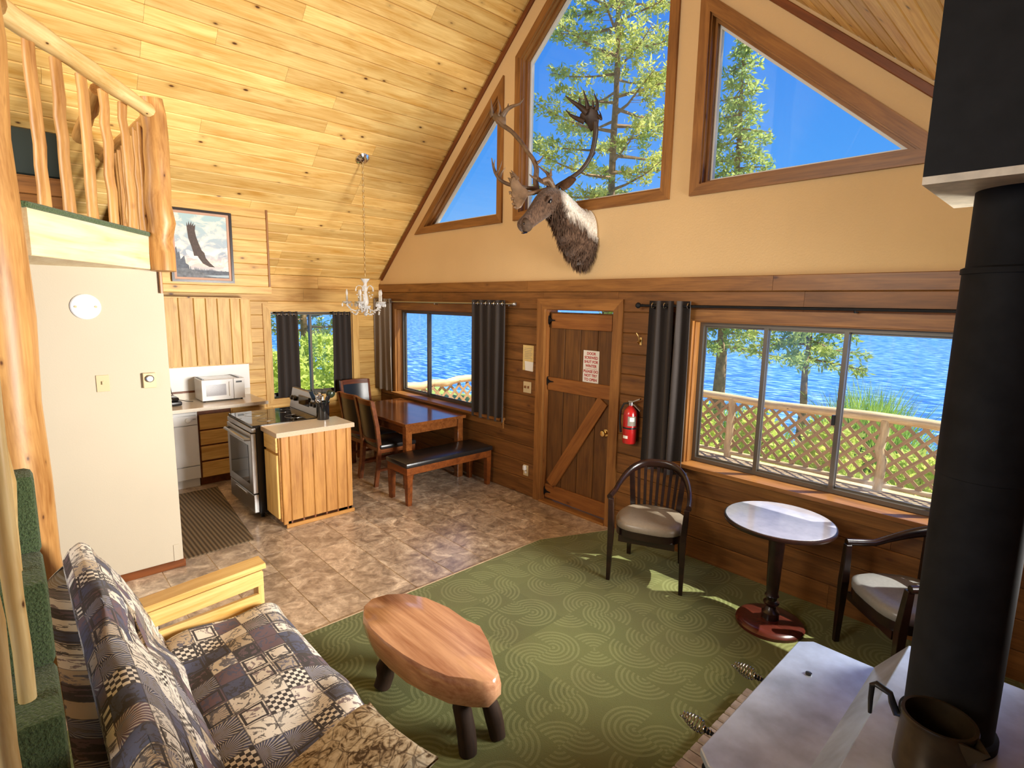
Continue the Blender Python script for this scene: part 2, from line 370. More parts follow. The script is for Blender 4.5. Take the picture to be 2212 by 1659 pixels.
def sofa_mat(name, which='Object', dark=1.0):
    """patchwork print: squares of cabin-lodge motifs, checks, plaids and fir boughs"""
    m = NT(name); m.set(rough=.85, spec=.2, sheen=.15)
    tc_ = m.new('UVMap'); v = tc_.outputs[0]
    sc1 = m.new('Mapping'); sc1.inputs['Scale'].default_value = (9.5, 9.5, 1); m.L(v, sc1.inputs['Vector'])
    fr = m.new('VectorMath', operation='FRACTION'); m.L(sc1.outputs[0], fr.inputs[0]); fl = m.new('VectorMath', operation='FLOOR'); m.L(sc1.outputs[0], fl.inputs[0])
    wn = m.new('TexWhiteNoise', noise_dimensions='3D'); m.L(fl.outputs[0], wn.inputs['Vector'])
    f = m.new('SeparateXYZ'); m.L(fr.outputs[0], f.inputs[0]); q = m.new('SeparateXYZ'); m.L(wn.outputs['Color'], q.inputs[0])
    cream, tan, navy, dk, plum = lin('f4ecdc'), lin('c9b698'), lin('42496a'), lin('261d22'), lin('6a4f5a')
    base = m.ramp(wn.outputs['Value'], [(0, navy), (.24, cream), (.42, tan), (.58, plum), (.72, cream), (.88, dk)], 'CONSTANT')
    # motif blotches (animals, trees)
    mo = m.noise(sc1.outputs[0], 2.6, 5, .6, 1.2); mot = m.math('GREATER_THAN', mo, .54)
    base = m.mix(m.math('MULTIPLY', mot, .85), base, m.ramp(q.outputs[0], [(0, dk), (.5, navy), (.75, plum)], 'CONSTANT'))
    # needles radiating from the cell centre
    dx = m.math('SUBTRACT', f.outputs[0], .5); dy = m.math('SUBTRACT', f.outputs[1], .1)
    an = m.math('ARCTAN2', dy, dx); nd = m.math('GREATER_THAN', m.math('SINE', m.math('MULTIPLY', an, 34.0)), .35)
    base = m.mix(m.math('MULTIPLY', m.math('MULTIPLY', nd, m.math('LESS_THAN', q.outputs[1], .34)), .75), base, m.mix(q.outputs[2], cream, navy))
    # small checks in some squares
    ck = m.new('TexChecker'); ck.inputs['Scale'].default_value = 6.0; m.L(sc1.outputs[0], ck.inputs['Vector'])
    base = m.mix(m.math('MULTIPLY', m.math('GREATER_THAN', q.outputs[1], .88), 1.0), base, m.mix(ck.outputs['Fac'], cream, dk))
    # dark window-pane frames
    e1 = m.math('MAXIMUM', m.math('ABSOLUTE', m.math('SUBTRACT', f.outputs[0], .5)), m.math('ABSOLUTE', m.math('SUBTRACT', f.outputs[1], .5)))
    ring = m.math('MULTIPLY', m.math('GREATER_THAN', e1, .34), m.math('LESS_THAN', e1, .43))
    base = m.mix(m.math('MULTIPLY', ring, m.math('GREATER_THAN', q.outputs[2], .62)), base, dk)
    edge = m.math('GREATER_THAN', e1, .475); base = m.mix(m.math('MULTIPLY', edge, .7), base, dk)
    wv = m.noise(sc1.outputs[0], 55, 2); base = m.mix(m.math('MULTIPLY', wv, .18), base, tuple(x*.5 for x in cream))
    m.col(base); m.bump(wv, .25, .003); return m.m
MT['sofa'] = sofa_mat('lodge patchwork')
def pillow_mat():
    m = NT('leaf print'); m.set(rough=.9, spec=.1); v = m.coord(); n1 = m.noise(v, 16, 5, .6, 2.5)
    vo = m.new('TexVoronoi', feature='DISTANCE_TO_EDGE'); vo.inputs['Scale'].default_value = 17; m.L(v, vo.inputs['Vector'])
    c = m.ramp(n1, [(.38, lin('5a4a38')), (.47, lin('b5a386')), (.6, lin('d8cbb0'))]); c = m.mix(m.ramp(vo.outputs['Distance'], [(.0, (.8, .8, .8)), (.05, (0, 0, 0))]), c, lin('54463a'))
    m.col(c); return m.m
MT['pillow'] = pillow_mat()
def leaf_mat(name, a, b, trans=.3):
    m = NT(name); m.set(rough=.6, spec=.25); oi = m.noise(m.world(), 3.5, 3)
    c = m.ramp(oi, [(.3, a), (.7, b)]); m.col(c)
    t = m.new('BsdfTranslucent'); m.L(c, t.inputs[0]); mx = m.new('MixShader'); mx.inputs[0].default_value = trans
    m.L(m.b.outputs[0], mx.inputs[1]); m.L(t.outputs[0], mx.inputs[2]); m.L(mx.outputs[0], m.out.inputs['Surface']); return m.m
MT['needles'] = leaf_mat('pine needles', lin('a3ad4c'), lin('eeeb90'), .5)
MT['spruce'] = leaf_mat('spruce needles', lin('86a35c'), lin('d8dc7c'), .5)
MT['bush'] = leaf_mat('bush leaves', lin('a8bd4a'), lin('eef28a'), .5)
MT['reed'] = leaf_mat('reeds', lin('7cab3c'), lin('cce070'), .4)
def water_mat():
    m = NT('lake water'); m.set(rough=.3, spec=.25); v = m.world((.55, 1.5, 1)); n = m.noise(v, 2.4, 5, .62, .4); n2 = m.noise(m.world((.02, .12, 1)), 1.0, 3)
    c = m.ramp(n, [(.40, lin('1a4c9c')), (.5, lin('3679ca')), (.62, lin('a4d0f6'))]); m.col(m.mix(m.math('MULTIPLY', n2, .35), c, lin('2f78cc'))); m.bump(n, .5, .15); return m.m
MT['water'] = water_mat()
MT['lawn'] = plain('lake shore grass', lin('8ea04a'), .95, nz=.45, nscale=2.2, bump=.3)
MT['hill'] = plain('far forest', lin('5d7a5e'), .95, nz=.4, nscale=.03)
# ================================================================ the room
W, RP, EAVE = 7.56, .877, 2.40
AL = math.atan(RP); SL = (W/2)/math.cos(AL); BACK = -8.0
FRONT = (Vector((0, 0, 0)), Vector((1, 0, 0)), Vector((0, 0, 1)), Vector((0, -1, 0)))
LEFT = (Vector((0, 0, 0)), Vector((0, 1, 0)), Vector((0, 0, 1)), Vector((1, 0, 0)))
def pw(pl, u, v, n): return pl[0]+pl[1]*u+pl[2]*v+pl[3]*n
def offset(poly, d):
    """poly counter-clockwise; positive d outward"""
    n = len(poly); out = []
    for i in range(n):
        a, b, c = Vector(poly[i-1]), Vector(poly[i]), Vector(poly[(i+1) % n])
        d1 = (b-a).normalized(); d2 = (c-b).normalized(); n1 = Vector((d1.y, -d1.x)); n2 = Vector((d2.y, -d2.x))
        k_ = n1.dot(n2); m = (n1+n2)/(1+k_) if k_ > -.95 else n1
        out.append(tuple(b+m*d))
    return out
def piece(name, pl, quad, n0, n1, mat, parent):
    """a straight strip with mitred ends; own local X along its first edge"""
    a, b = Vector(quad[0]), Vector(quad[1]); x = (b-a).normalized(); y = Vector((-x.y, x.x)); o = (a+b)/2
    loc = [((Vector(q)-o).dot(x), (Vector(q)-o).dot(y)) for q in quad]
    X = pl[1]*x.x+pl[2]*x.y; Y = pl[1]*y.x+pl[2]*y.y; Z = X.cross(Y); s = 1 if Z.dot(pl[3]) > 0 else -1
    O = pw(pl, o.x, o.y, 0)
    mb = MB(); z0, z1 = n0*s, n1*s
    vs = [(p, q, z0) for p, q in loc]+[(p, q, z1) for p, q in loc]; k_ = len(quad)
    mb.add(vs, [tuple(range(k_)), tuple(range(2*k_-1, k_-1, -1))]+[(i, (i+1) % k_, k_+(i+1) % k_, k_+i) for i in range(k_)])
    ob = mb.build(name, mat)
    ob.matrix_basis = Matrix(((X.x, Y.x, Z.x, O.x), (X.y, Y.y, Z.y, O.y), (X.z, Y.z, Z.z, O.z), (0, 0, 0, 1)))
    adopt(ob, parent); return ob
def ring(name, pl, poly, d0, d1, n0, n1, mat, parent, skip=()):
    a, b = offset(poly, d0), offset(poly, d1); n = len(poly)
    for i in range(n):
        if i in skip: continue
        j = (i+1) % n; piece(name, pl, [a[i], a[j], b[j], b[i]], n0, n1, mat, parent)
def rect(u0, u1, v0, v1): return [(u0, v0), (u1, v0), (u1, v1), (u0, v1)]
XZ = Matrix(((1, 0, 0, 0), (0, 0, 1, 0), (0, 1, 0, 0), (0, 0, 0, 1)))     # local xy -> world XZ, height -> +Y
YZ = Matrix(((0, 0, -1, 0), (1, 0, 0, 0), (0, 1, 0, 0), (0, 0, 0, 1)))    # local xy -> world YZ, height -> -X
TRI_L = [(1.166, 3.035), (2.59, 3.035), (2.59, 4.28)]
GAB_C = [(2.928, 3.035), (4.632, 3.035), (4.632, 4.54), (3.78, 5.287), (2.928, 4.54)]
TRI_R = [(4.97, 3.035), (6.394, 3.035), (4.97, 4.28)]
W_DIN = rect(.46, 2.66, .80, 1.985); W_BIG = rect(5.0, 7.2, .80, 1.985); DOOR = rect(3.36, 4.225, -.001, 2.045)
W_KIT = rect(-1.58, -.45, .80, 1.945)
# ---- gable wall
wf = MB().holed([(0, 0), (W, 0), (W, EAVE), (W/2, EAVE+RP*W/2), (0, EAVE)], [TRI_L, GAB_C, TRI_R, W_DIN, W_BIG, rect(3.36, 4.225, .002, 2.045)], .16, XZ).build('wall_front', MT['plaster'])
tag(wf, 'cream plaster gable wall with pine boards below and lake windows', 'wall', kind='structure')
def wall_boards(pl, u0, u1, v0, v1, rh, blocks, mat, parent, thick=.018, seed=1):
    rnd = random.Random(seed); v = v0
    while v < v1-.02:
        vt = min(v+rh, v1); cuts = sorted({u0, u1, *[x for b in blocks if b[3] > v and b[2] < vt for x in (b[0], b[1]) if u0 < x < u1]})
        spans = []
        for a, b in zip(cuts, cuts[1:]):
            lo, hi = v, vt
            for B in blocks:
                if B[0] <= a+1e-6 and B[1] >= b-1e-6 and B[3] > v and B[2] < vt:
                    if B[2] <= lo and B[3] >= hi: lo = hi
                    elif B[2] <= lo: lo = B[3]
                    else: hi = B[2]
            if hi-lo > .015: spans.append((a, b, lo, hi))
        for a, b, lo, hi in spans:
            xs = [a]
            while b-xs[-1] > 3.0: xs.append(xs[-1]+rnd.uniform(1.3, 2.4))
            xs.append(b)
            for p, q in zip(xs, xs[1:]):
                if q-p < .02: continue
                board('wall_board', pw(pl, p+.0008, (lo+hi)/2, 0), pw(pl, q-.0008, (lo+hi)/2, 0), pl[3], hi-lo-.002, thick, mat, parent, ch=.006)
        v = vt
blk = lambda r, m: (r[0][0]-m, r[2][0]+m, r[0][1]-m, r[2][1]+m)
wall_boards(FRONT, 0, W, 0, 2.215, .185, [blk(W_DIN, .02), blk(W_BIG, .02), (3.33, 4.26, -1, 2.07)], MT['wallwood'], wf, seed=3)
for a, b in ((0, 3.1), (3.1, 5.6), (5.6, W)):
    board('trim_board', (a+.001, -.0, 2.271), (b-.001, -.0, 2.271), (0, -1, 0), .112, .026, MT['trim'], wf)
nL = Vector((math.sin(AL), 0, -math.cos(AL))); nR = Vector((-math.sin(AL), 0, -math.cos(AL)))
def slope_pt(side, s, y, d=0):
    x = s*math.cos(AL); z = EAVE+s*math.sin(AL)
    p = Vector((x if side < 0 else W-x, y, z)); return p+(nL if side < 0 else nR)*d
for side in (-1, 1):
    board('rake_shade_strip', slope_pt(side, .05, -.0, .045), slope_pt(side, SL-.03, -.0, .045), (0, -1, 0), .05, .022, MT['darktrim'], wf)  # dark strip draws the shadow line between gable and ceiling
# ---- side and back walls
wl = MB().holed(rect(BACK, 0, 0, EAVE), [W_KIT], .16, YZ).build('wall_left', MT['wallwood'])
tag(wl, 'low kitchen side wall clad in horizontal pine boards', 'wall', kind='structure')
wall_boards(LEFT, -3.25, 0, 0, EAVE, .172, [blk(W_KIT, .02)], MT['kitwood'], wl, seed=5)
wr = MB().holed(rect(BACK, 0, 0, EAVE), [rect(-1.36, -.12, 1.0, 2.1)], .16, Matrix.Translation((W+.16, 0, 0)) @ YZ).build('wall_right', MT['wallwood'])  # opening added in this unseen wall for the side fill lamp
tag(wr, 'pine side wall behind the wood stove', 'wall', kind='structure')
wb = MB().holed([(0, 0), (W, 0), (W, EAVE), (W/2, EAVE+RP*W/2), (0, EAVE)], [rect(2.8, 5.8, 2.6, 4.3), rect(5.3, 7.1, .9, 2.0)], .16, Matrix.Translation((0, BACK-.16, 0)) @ XZ).build('wall_back', MT['plaster'])  # both openings added; the upper one holds the rear fill lamp
tag(wb, 'rear plaster wall of the cabin with two openings added for fill light', 'wall', kind='structure')
# ---- ceiling: two slopes with tongue-and-groove planks
cm = MB()
for side in (-1, 1):
    q = []
    for y in (BACK-.3, .32):
        q += [slope_pt(side, -.55, y, -.02), slope_pt(side, SL, y, -.02), slope_pt(side, SL, y, -.2), slope_pt(side, -.55, y, -.2)]
    cm.add(q, [(0, 1, 2, 3), (7, 6, 5, 4), (0, 4, 5, 1), (1, 5, 6, 2), (2, 6, 7, 3), (3, 7, 4, 0)])
ceil = cm.build('ceiling', MT['ceil']); tag(ceil, 'steep cathedral ceiling of knotty pine planks', 'ceiling', kind='structure')
rnd = random.Random(11); RW = .1395; NR = int(SL/RW)
for side in (-1, 1):
    for r in range(NR+1):
        s0 = r*RW; s1 = min(s0+RW, SL-.01)
        if s1-s0 < .03: continue
        y = BACK; 
        ys = [BACK]+sorted(rnd.sample([-5.6, -5.1, -4.4, -3.7, -3.1, -2.6, -2.0, -1.5, -.9], 2 if side < 0 else 1))+[-.001]
        for a, b in zip(ys, ys[1:]):
            board('ceiling_plank', slope_pt(side, (s0+s1)/2, a+.0008, -.02), slope_pt(side, (s0+s1)/2, b-.0008, -.02), nL if side < 0 else nR, s1-s0-.003, .02, MT['ceil'], ceil, ch=.008)
# ---- floor
fl = MB().bb(-.16, W+.16, BACK-.16, .16, -.15, -.004).build('floor', MT['grout']); tag(fl, 'cabin floor of mottled brown slate-look tiles', 'floor', kind='structure')
TY, TX = .335, .50; rnd = random.Random(4)
for r in range(13):
    y1 = .0-(r*TY)+.0; y0 = y1-TY
    off = (r % 3)*TX/3+.06
    x = -off
    while x < 4.5:
        a, b = max(x, 0), min(x+TX, 4.5); x += TX
        if b-a < .04: continue
        if (a+b)/2 < 2.4 and y1 < -3.15: continue
        if y1 < -4.2: continue
        board('floor_tile', (a+.0025, (y0+y1)/2, -.004), (b-.0025, (y0+y1)/2, -.004), (0, 0, 1), TY-.005, .004, MT['tile'], fl, ch=.0012)
cp = MB().prism([(4.05, BACK), (W, BACK), (W, -.018), (4.345, -.018), (4.31, -.14), (4.05, -.74)], .010).build('floor_carpet', MT['carpet'], bev=.003)
tag(cp, 'green living room carpet with swirling arc pattern', 'carpet', kind='structure')
cst = thing('trim_1', 'thin pale edging strip between carpet and tile floor', 'trim', (4.05, -2, 0), kind='structure')
for a, b in (((4.045, -4.3, 0), (4.045, -.74, 0)), ((4.045, -.74, 0), (4.305, -.14, 0)), ((4.305, -.14, 0), (4.335, -.02, 0))):
    board('edging_strip', a, b, (0, 0, 1), .016, .012, MT['lamedge'], cst, ch=.003)
# ---- windows
def gable_window(n, poly, label):
    t = thing('window_%d' % n, label, 'window', (poly[0][0], 0, poly[0][1]), kind='structure')
    ring('casing', FRONT, poly, -.004, .078, 0, .024, MT['trim'], t)
    ring('jamb', FRONT, poly, -.014, 0, -.13, 0, MT['trim'], t)
    ring('stop_moulding', FRONT, poly, -.034, -.014, -.08, -.05, MT['trim'], t)
    ring('window_frame', FRONT, poly, -.05, -.014, -.13, -.09, MT['vinylframe'], t)
    g = offset(poly, -.045); MB().prism(g, .006, Matrix.Translation((0, .108, 0)) @ XZ).build('window_pane', MT['glass'], t)
    return t
gable_window(1, TRI_L, 'left triangular gable window with redwood casing under the ceiling slope')
gable_window(2, GAB_C, 'tall pointed centre gable window behind the mounted caribou head')
gable_window(3, TRI_R, 'right triangular gable window beside the black flue box')
def slider(n, pl, r, mulls, label, sill=True, cw=.085, cas='trim'):
    u0, u1, v0, v1 = r[0][0], r[2][0], r[0][1], r[2][1]
    t = thing('window_%d' % n, label, 'window', pw(pl, u0, v0, 0), kind='structure')
    ring('casing', pl, r, -.004, cw, .0, .034, MT[cas], t, skip=(0,))
    ring('jamb', pl, r, -.014, 0, -.15, .0, MT[cas], t, skip=(0,))
    if sill:
        board('sill', pw(pl, u0-.1, v0-.012, -.02), pw(pl, u1+.1, v0-.012, -.02), pl[2], .30, .024, MT['trim'], t, ch=.006) if False else None
        piece('sill', pl, [(u0+.001, v0-.012), (u1-.001, v0-.012), (u1-.001, v0+.012), (u0+.001, v0+.012)], -.15, .0, MT['trim'], t)
        piece('sill', pl, [(u0-.12, v0-.018), (u1+.12, v0-.018), (u1+.12, v0+.012), (u0-.12, v0+.012)], .0, .10, MT['trim'], t)
        piece('apron', pl, [(u0-.1, v0-.115), (u1+.1, v0-.115), (u1+.1, v0-.018), (u0-.1, v0-.018)], .0, .034, MT[cas], t)
    else:
        ring('casing', pl, r, -.004, cw, .0, .034, MT[cas], t, skip=(1, 2, 3))
    fr = offset(r, -.014); ring('window_frame', pl, fr, -.03, 0, -.14, -.075, MT['alu'], t)
    lo, hi = v0+.042, v1-.042; xs = [u0+.04]+list(mulls)+[u1-.04]
    for i, m in enumerate(mulls):
        piece('mullion', pl, [(m-.014, lo), (m+.014, lo), (m+.014, hi), (m-.014, hi)], -.12, -.065, MT['alu'], t)
    for i, (a, b) in enumerate(zip(xs, xs[1:])):
        dp = -.10 if i % 2 else -.115
        f = thing_part('sash', t, pl, a, b, lo, hi, dp)
    return t
def thing_part(name, t, pl, a, b, lo, hi, dp):
    mb = MB(); s = .016
    for q in ((a, a+s, lo, hi), (b-s, b, lo, hi), (a+s, b-s, lo, lo+s), (a+s, b-s, hi-s, hi)):
        c0, c1 = pw(pl, q[0], q[2], dp-.008), pw(pl, q[1], q[3], dp+.008)
        mb.bb(c0.x, c1.x, c0.y, c1.y, c0.z, c1.z)
    o = mb.build(name, MT['alu'], t)
    c0, c1 = pw(pl, a+s, lo+s, dp-.002), pw(pl, b-s, hi-s, dp+.002)
    MB().bb(c0.x, c1.x, c0.y, c1.y, c0.z, c1.z).build('window_pane', MT['hazeglass'], o)
    return o
slider(4, FRONT, W_DIN, (1.13, 2.12), 'sliding lake window beside the dining table')
wbig = slider(5, FRONT, W_BIG, (5.545, 6.077, 6.66), 'wide three-light sliding lake window above the round table')
slider(6, LEFT, W_KIT, (-1.02,), 'small kitchen sliding window behind the range', sill=False, cw=.09, cas='kitwood')
MB().bb(6.045, 6.062, .045, .075, 1.30, 1.37).build('window_latch', MT['black'], wbig)
# ---- door
dr = thing('door_1', 'plank door with diagonal brace beside the fire extinguisher', 'door', (3.36, .05, 0), kind='structure')
ring('casing', FRONT, DOOR, -.004, .10, .0, .036, MT['trim'], dr, skip=(0,))
ring('jamb', FRONT, DOOR, -.012, .0, -.16, .0, MT['doorrail'], dr, skip=(0,))
DY = .075
sx = [3.374, 3.585, 3.79, 4.0, 4.211]
for a, b in zip(sx, sx[1:]):
    board('door_plank', ((a+b)/2, DY, .03), ((a+b)/2, DY, 2.012), (0, -1, 0), b-a-.003, .03, MT['door'], dr, ch=.006)
board('door_rail', (3.42, DY-.03, 1.925), (4.17, DY-.03, 1.925), (0, -1, 0), .15, .022, MT['doorrail'], dr)
board('door_rail', (3.385, DY-.03, 1.275), (4.2, DY-.03, 1.275), (0, -1, 0), .135, .022, MT['doorrail'], dr)
board('door_rail', (3.385, DY-.03, .115), (4.2, DY-.03, .115), (0, -1, 0), .15, .022, MT['doorrail'], dr)
board('door_brace', (3.455, DY-.03, .20), (4.10, DY-.03, 1.19), (0, -1, 0), .13, .022, MT['doorrail'], dr)
kn = MB().lathe([(.034, 0), (.034, .006), (.014, .010), (.012, .03), (.026, .036), (.031, .05), (.026, .062), (.0, .066)], (4.142, DY-.03, .885), 20, rot('X', 90)).build('door_knob', MT['brass'], dr, smooth=True)
for z in (1.93, 1.30, .11):
    hb = MB().bb(3.362, 3.378, .02, .045, z-.045, z+.045)
    hb.prism([(0, -.035), (.04, -.01), (.09, -.004), (.09, .004), (.04, .01), (0, .035)], .004, Matrix.Translation((3.378, DY-.036-.022*(z < 5), z)) @ rot('X', 90))
    hb.build('door_hinge', MT['blackmetal'], dr)
board('threshold', (3.36, .03, 0), (4.225, .03, 0), (0, 0, 1), .16, .02, MT['trim'], dr)
# ---- kitchen partition and loft
pt = MB().bb(2.40, 2.529, BACK, -3.2, 0, 2.285).bb(0, 2.40, -3.32, -3.2, 0, 2.285).build('wall_partition', MT['whitewall'])
tag(pt, 'smooth white partition wall between kitchen and stairs', 'wall', kind='structure')
bs = thing('baseboard_partition', 'narrow brown baseboard along the white partition wall', 'baseboard', (2.53, -3.6, 0), kind='structure')
board('baseboard', (2.529, -4.6, .03), (2.529, -3.2, .03), (1, 0, 0), .06, .012, MT['darktrim'], bs)
board('baseboard', (2.541, -3.2, .03), (2.40, -3.2, .03), (0, 1, 0), .06, .012, MT['darktrim'], bs)
board('corner_strip', (2.54, -3.215, 2.12), (2.54, -3.215, 2.285), (1, .2, 0), .022, .012, MT['trim'], bs)
PA = Vector((2.60, -3.27)); PB = Vector((3.66, -3.97))
lf = MB().prism([(.12, BACK), (3.66, BACK), (3.66, -3.97), (2.60, -3.27), (.12, -3.27)], .215, Matrix.Translation((0, 0, 2.285))).build('floor_loft', MT['fascia'])
tag(lf, 'sleeping loft floor edged with a pale pine fascia', 'floor', kind='structure')
dd = (PB-PA).normalized(); nn = Vector((-dd.y, dd.x)); nn = nn if nn.x+nn.y > 0 else -nn
board('fascia_board', (PA.x, PA.y, 2.397), (PB.x, PB.y, 2.397), (nn.x, nn.y, 0), .228, .024, MT['fascia'], lf)
board('fascia_board', (2.60, -3.27, 2.397), (.2, -3.27, 2.397), (0, 1, 0), .228, .024, MT['fascia'], lf)
po = [(PA.x+nn.x*.035, PA.y+nn.y*.035+.005), (PB.x+nn.x*.035, PB.y+nn.y*.035)]
MB().prism([(.12, BACK), (3.69, BACK), po[1], po[0], (.12, -3.235)], .032, Matrix.Translation((0, 0, 2.505))).build('loft_carpet', MT['shag'], lf, bev=.012)
def logtube(mb, a, b, r0, r1, seg=10, n=9, wob=.12, seed=0):
    rr = random.Random(seed); a, b = Vector(a), Vector(b); pts = []; rad = []
    for i in range(n):
        t = i/(n-1); p = a.lerp(b, t); L = (b-a).length; k_ = wob*min(r0, .06)
        if 0 < i < n-1: p += Vector((rr.uniform(-k_, k_), rr.uniform(-k_, k_), rr.uniform(-k_, k_)))
        pts.append(p); rad.append((r0+(r1-r0)*t)*rr.uniform(.93, 1.07))
    return mb.tube(pts, rad, seg)
def log(name, a, b, r0, r1, mat, parent=None, seed=0, n=9, seg=12, wob=.12):
    """a peeled pole; own local X along the pole so the grain follows it"""
    a, b = Vector(a), Vector(b); d = b-a; L = d.length; d.normalize(); y = d.orthogonal().normalized(); z = d.cross(y); m = (a+b)/2
    mb = MB(); logtube(mb, (-L/2, 0, 0), (L/2, 0, 0), r0, r1, seg, n, wob, seed)
    o = mb.build(name, mat, smooth=60)
    o.matrix_basis = Matrix(((d.x, y.x, z.x, m.x), (d.y, y.y, z.y, m.y), (d.z, y.z, z.z, m.z), (0, 0, 0, 1)))
    adopt(o, parent); return o
lc = log('log_column', (3.80, -4.115, 0), (3.80, -4.105, 5.6), .15, .125, MT['log'], seed=5, n=15, seg=20, wob=.25)
tag(lc, 'thick peeled log column at the corner of the loft stairs', 'column')
rl = thing('loft_railing', 'peeled log railing around the edge of the loft', 'railing', (2.68, -3.22, 2.53))
log('newel_post', (2.665, -3.215, 2.275), (2.665, -3.215, 3.425), .082, .074, MT['log'], rl, 3, 11, 16, .3)
log('top_rail', (2.68, -3.225, 3.33), (3.70, -3.99, 3.37), .046, .056, MT['sunlitlog'], rl, 6, 11)
log('top_rail', (2.62, -3.22, 3.31), (.95, -3.30, 3.31), .045, .042, MT['log'], rl, 7, 11)
for i, t in enumerate((.18, .355, .53, .70, .86)):
    p = PA.lerp(PB, t)+nn*.0; log('baluster', (p.x, p.y, 2.535), (p.x+random.uniform(-.015, .015), p.y, 3.32), .028, .026, MT['log'], rl, 20+i, 9, 10, .22)
for i in range(9):
    x = 2.47-.17*i; log('baluster', (x, -3.26, 2.535), (x, -3.26, 3.30), .022, .02, MT['log'], rl, 40+i, 8, 8, .25)
# ---- carpeted stairs beside the sofa back
st = thing('staircase', 'green carpeted stairs climbing behind the sofa to the loft', 'stairs', (6.3, -4.5, 0))
RISE = [(5.05, 1.55), (5.30, 1.305), (5.56, 1.055), (5.82, .805), (6.08, .555), (6.34, .305)]
for i, (x, z) in enumerate(RISE):
    xb = RISE[i-1][0]-.03 if i else x-.12
    MB().bb(xb, x, -5.0, -4.055, z-.26, z).build('carpeted_step', MT['shag'], st, bev=.02, smooth=True)
for k_ in range(3):
    MB().bb(4.35, 5.05, -4.42-.27*(k_+1), -4.42-.27*k_, 1.3+.25*k_, 1.8+.25*k_).build('carpeted_step', MT['shag'], st, bev=.02, smooth=True)
for i, (x, z, h) in enumerate(((5.18, 1.305, .8), (5.44, 1.055, .85), (5.70, .805, .9))):
    by = -4.122 if i < 2 else -4.158
    log('stair_baluster', (x, by, z), (x, by, z+h), .019, .021, MT['sunlitlog'], st, 60+i, 7, 10, .4)
log('stair_rail', (4.95, -4.197, 2.5), (6.5, -4.197, .95), .04, .04, MT['sunlitlog'], st, 66)
# ================================================================ kitchen
# ---- soffit box above the cabinets
sf = MB().bb(0, .742, -3.2, -1.815, 2.145, 2.40).build('soffit_box', MT['kitwood'])
tag(sf, 'boxed pine soffit above the kitchen cabinets holding the eagle picture', 'soffit', kind='structure')
zt = EAVE+RP*.76; z = 2.225; i = 0
while z < zt+.05:
    h = min(.125, zt+.03-z)
    if h < .02: break
    board('soffit_board', (.742, -3.2, z+h/2), (.742, -1.835, z+h/2), (1, 0, 0), h-.002, .018, MT['kitwood'], sf, ch=.005); z += .125
MB().add([(.0, -1.82, 2.40), (.742, -1.82, 2.40), (.742, -1.82, 3.05), (.0, -1.815, 2.40), (.742, -1.815, 2.40), (.742, -1.815, 3.05)], [(0, 1, 2), (5, 4, 3), (0, 3, 4, 1), (1, 4, 5, 2), (2, 5, 3, 0)]).build('end_panel', MT['kitwood'], sf)
MB().bb(.70, .742, -3.2, -1.82, 2.35, 3.04).build('backing', MT['kitwood'], sf)
board('corner_trim', (.742, -1.825, 2.15), (.742, -1.825, zt), (1, 0, 0), .022, .030, MT['trim'], sf)
board('lower_trim', (.742, -3.2, 2.186), (.742, -1.81, 2.186), (1, 0, 0), .08, .034, MT['kitwood'], sf)
# ---- framed eagle print
pic = thing('framed_print', 'dark framed print of a soaring eagle on the pine soffit', 'picture', (.762, -2.49, 2.615))
Y0, Y1, Z0, Z1 = -2.786, -2.199, 2.252, 2.985; PL = (Vector((.762, 0, 0)), Vector((0, 1, 0)), Vector((0, 0, 1)), Vector((1, 0, 0)))
ring('picture_frame', PL, rect(Y0, Y1, Z0, Z1), -.024, 0, 0, .03, MT['darkwood'], pic)
MT['picmat'] = plain('pinkish mat board', lin('c99f88'), .7)
ring('mat_border', PL, rect(Y0+.024, Y1-.024, Z0+.024, Z1-.024), -.024, 0, 0, .016, MT['picmat'], pic)
def sky_print():
    m = NT('printed sky'); m.set(rough=.35, spec=.4); g = m.new('NewGeometry'); s = m.new('SeparateXYZ'); m.L(g.outputs['Position'], s.inputs[0])
    n = m.noise(m.world((1, 1.3, 2.2)), 5.2, 6, .6, .6); t = m.math('DIVIDE', m.math('SUBTRACT', s.outputs[2], 2.29), .66)
    sky = m.ramp(t, [(0, lin('5d6674')), (.12, lin('8f98a4')), (.24, lin('d9b8a8')), (.36, lin('8d99aa')), (.55, lin('9fb0bd')), (1, lin('a9c8cc'))])
    m.col(m.mix(m.ramp(n, [(.45, (0, 0, 0)), (.62, (1, 1, 1))]), sky, lin('f0ead8'))); return m.m
MT['print'] = sky_print()
iy0, iy1, iz0, iz1 = Y0+.048, Y1-.048, Z0+.048, Z1-.048
MB().bb(.764, .771, iy0, iy1, iz0, iz1).build('print', MT['print'], pic)
def px2pic(zx, zy):   # print detail coordinates read off the picture itself (fraction of the print)
    return (iy0+(iy1-iy0)*zx, iz1-(iz1-iz0)*zy)
def flatshape(name, pts, mat, d, parent):
    poly = [px2pic(*p) for p in pts]
    vs = [(.771, y, z_) for y, z_ in poly]+[(.771+d, y, z_) for y, z_ in poly]; n = len(poly)
    tr = tessellate_polygon([[Vector((y, z_, 0)) for y, z_ in poly]])
    MB().add(vs, [tuple(t) for t in tr]+[tuple(i_+n for i_ in t) for t in tr]+[(i_, (i_+1) % n, n+(i_+1) % n, n+i_) for i_ in range(n)]).build(name, mat, parent)
MT['eagle'] = plain('eagle brown', lin('4a3a34'), .6, nz=.3, nscale=60); MT['eaglew'] = plain('eagle white', lin('eee8e0'), .6)
MT['printtree'] = plain('printed trees', lin('59606c'), .6, nz=.3, nscale=30); MT['printgrass'] = plain('printed bank', lin('6a6f76'), .6, nz=.35, nscale=25); MT['printwater'] = plain('printed water', lin('9fb0ba'), .5)
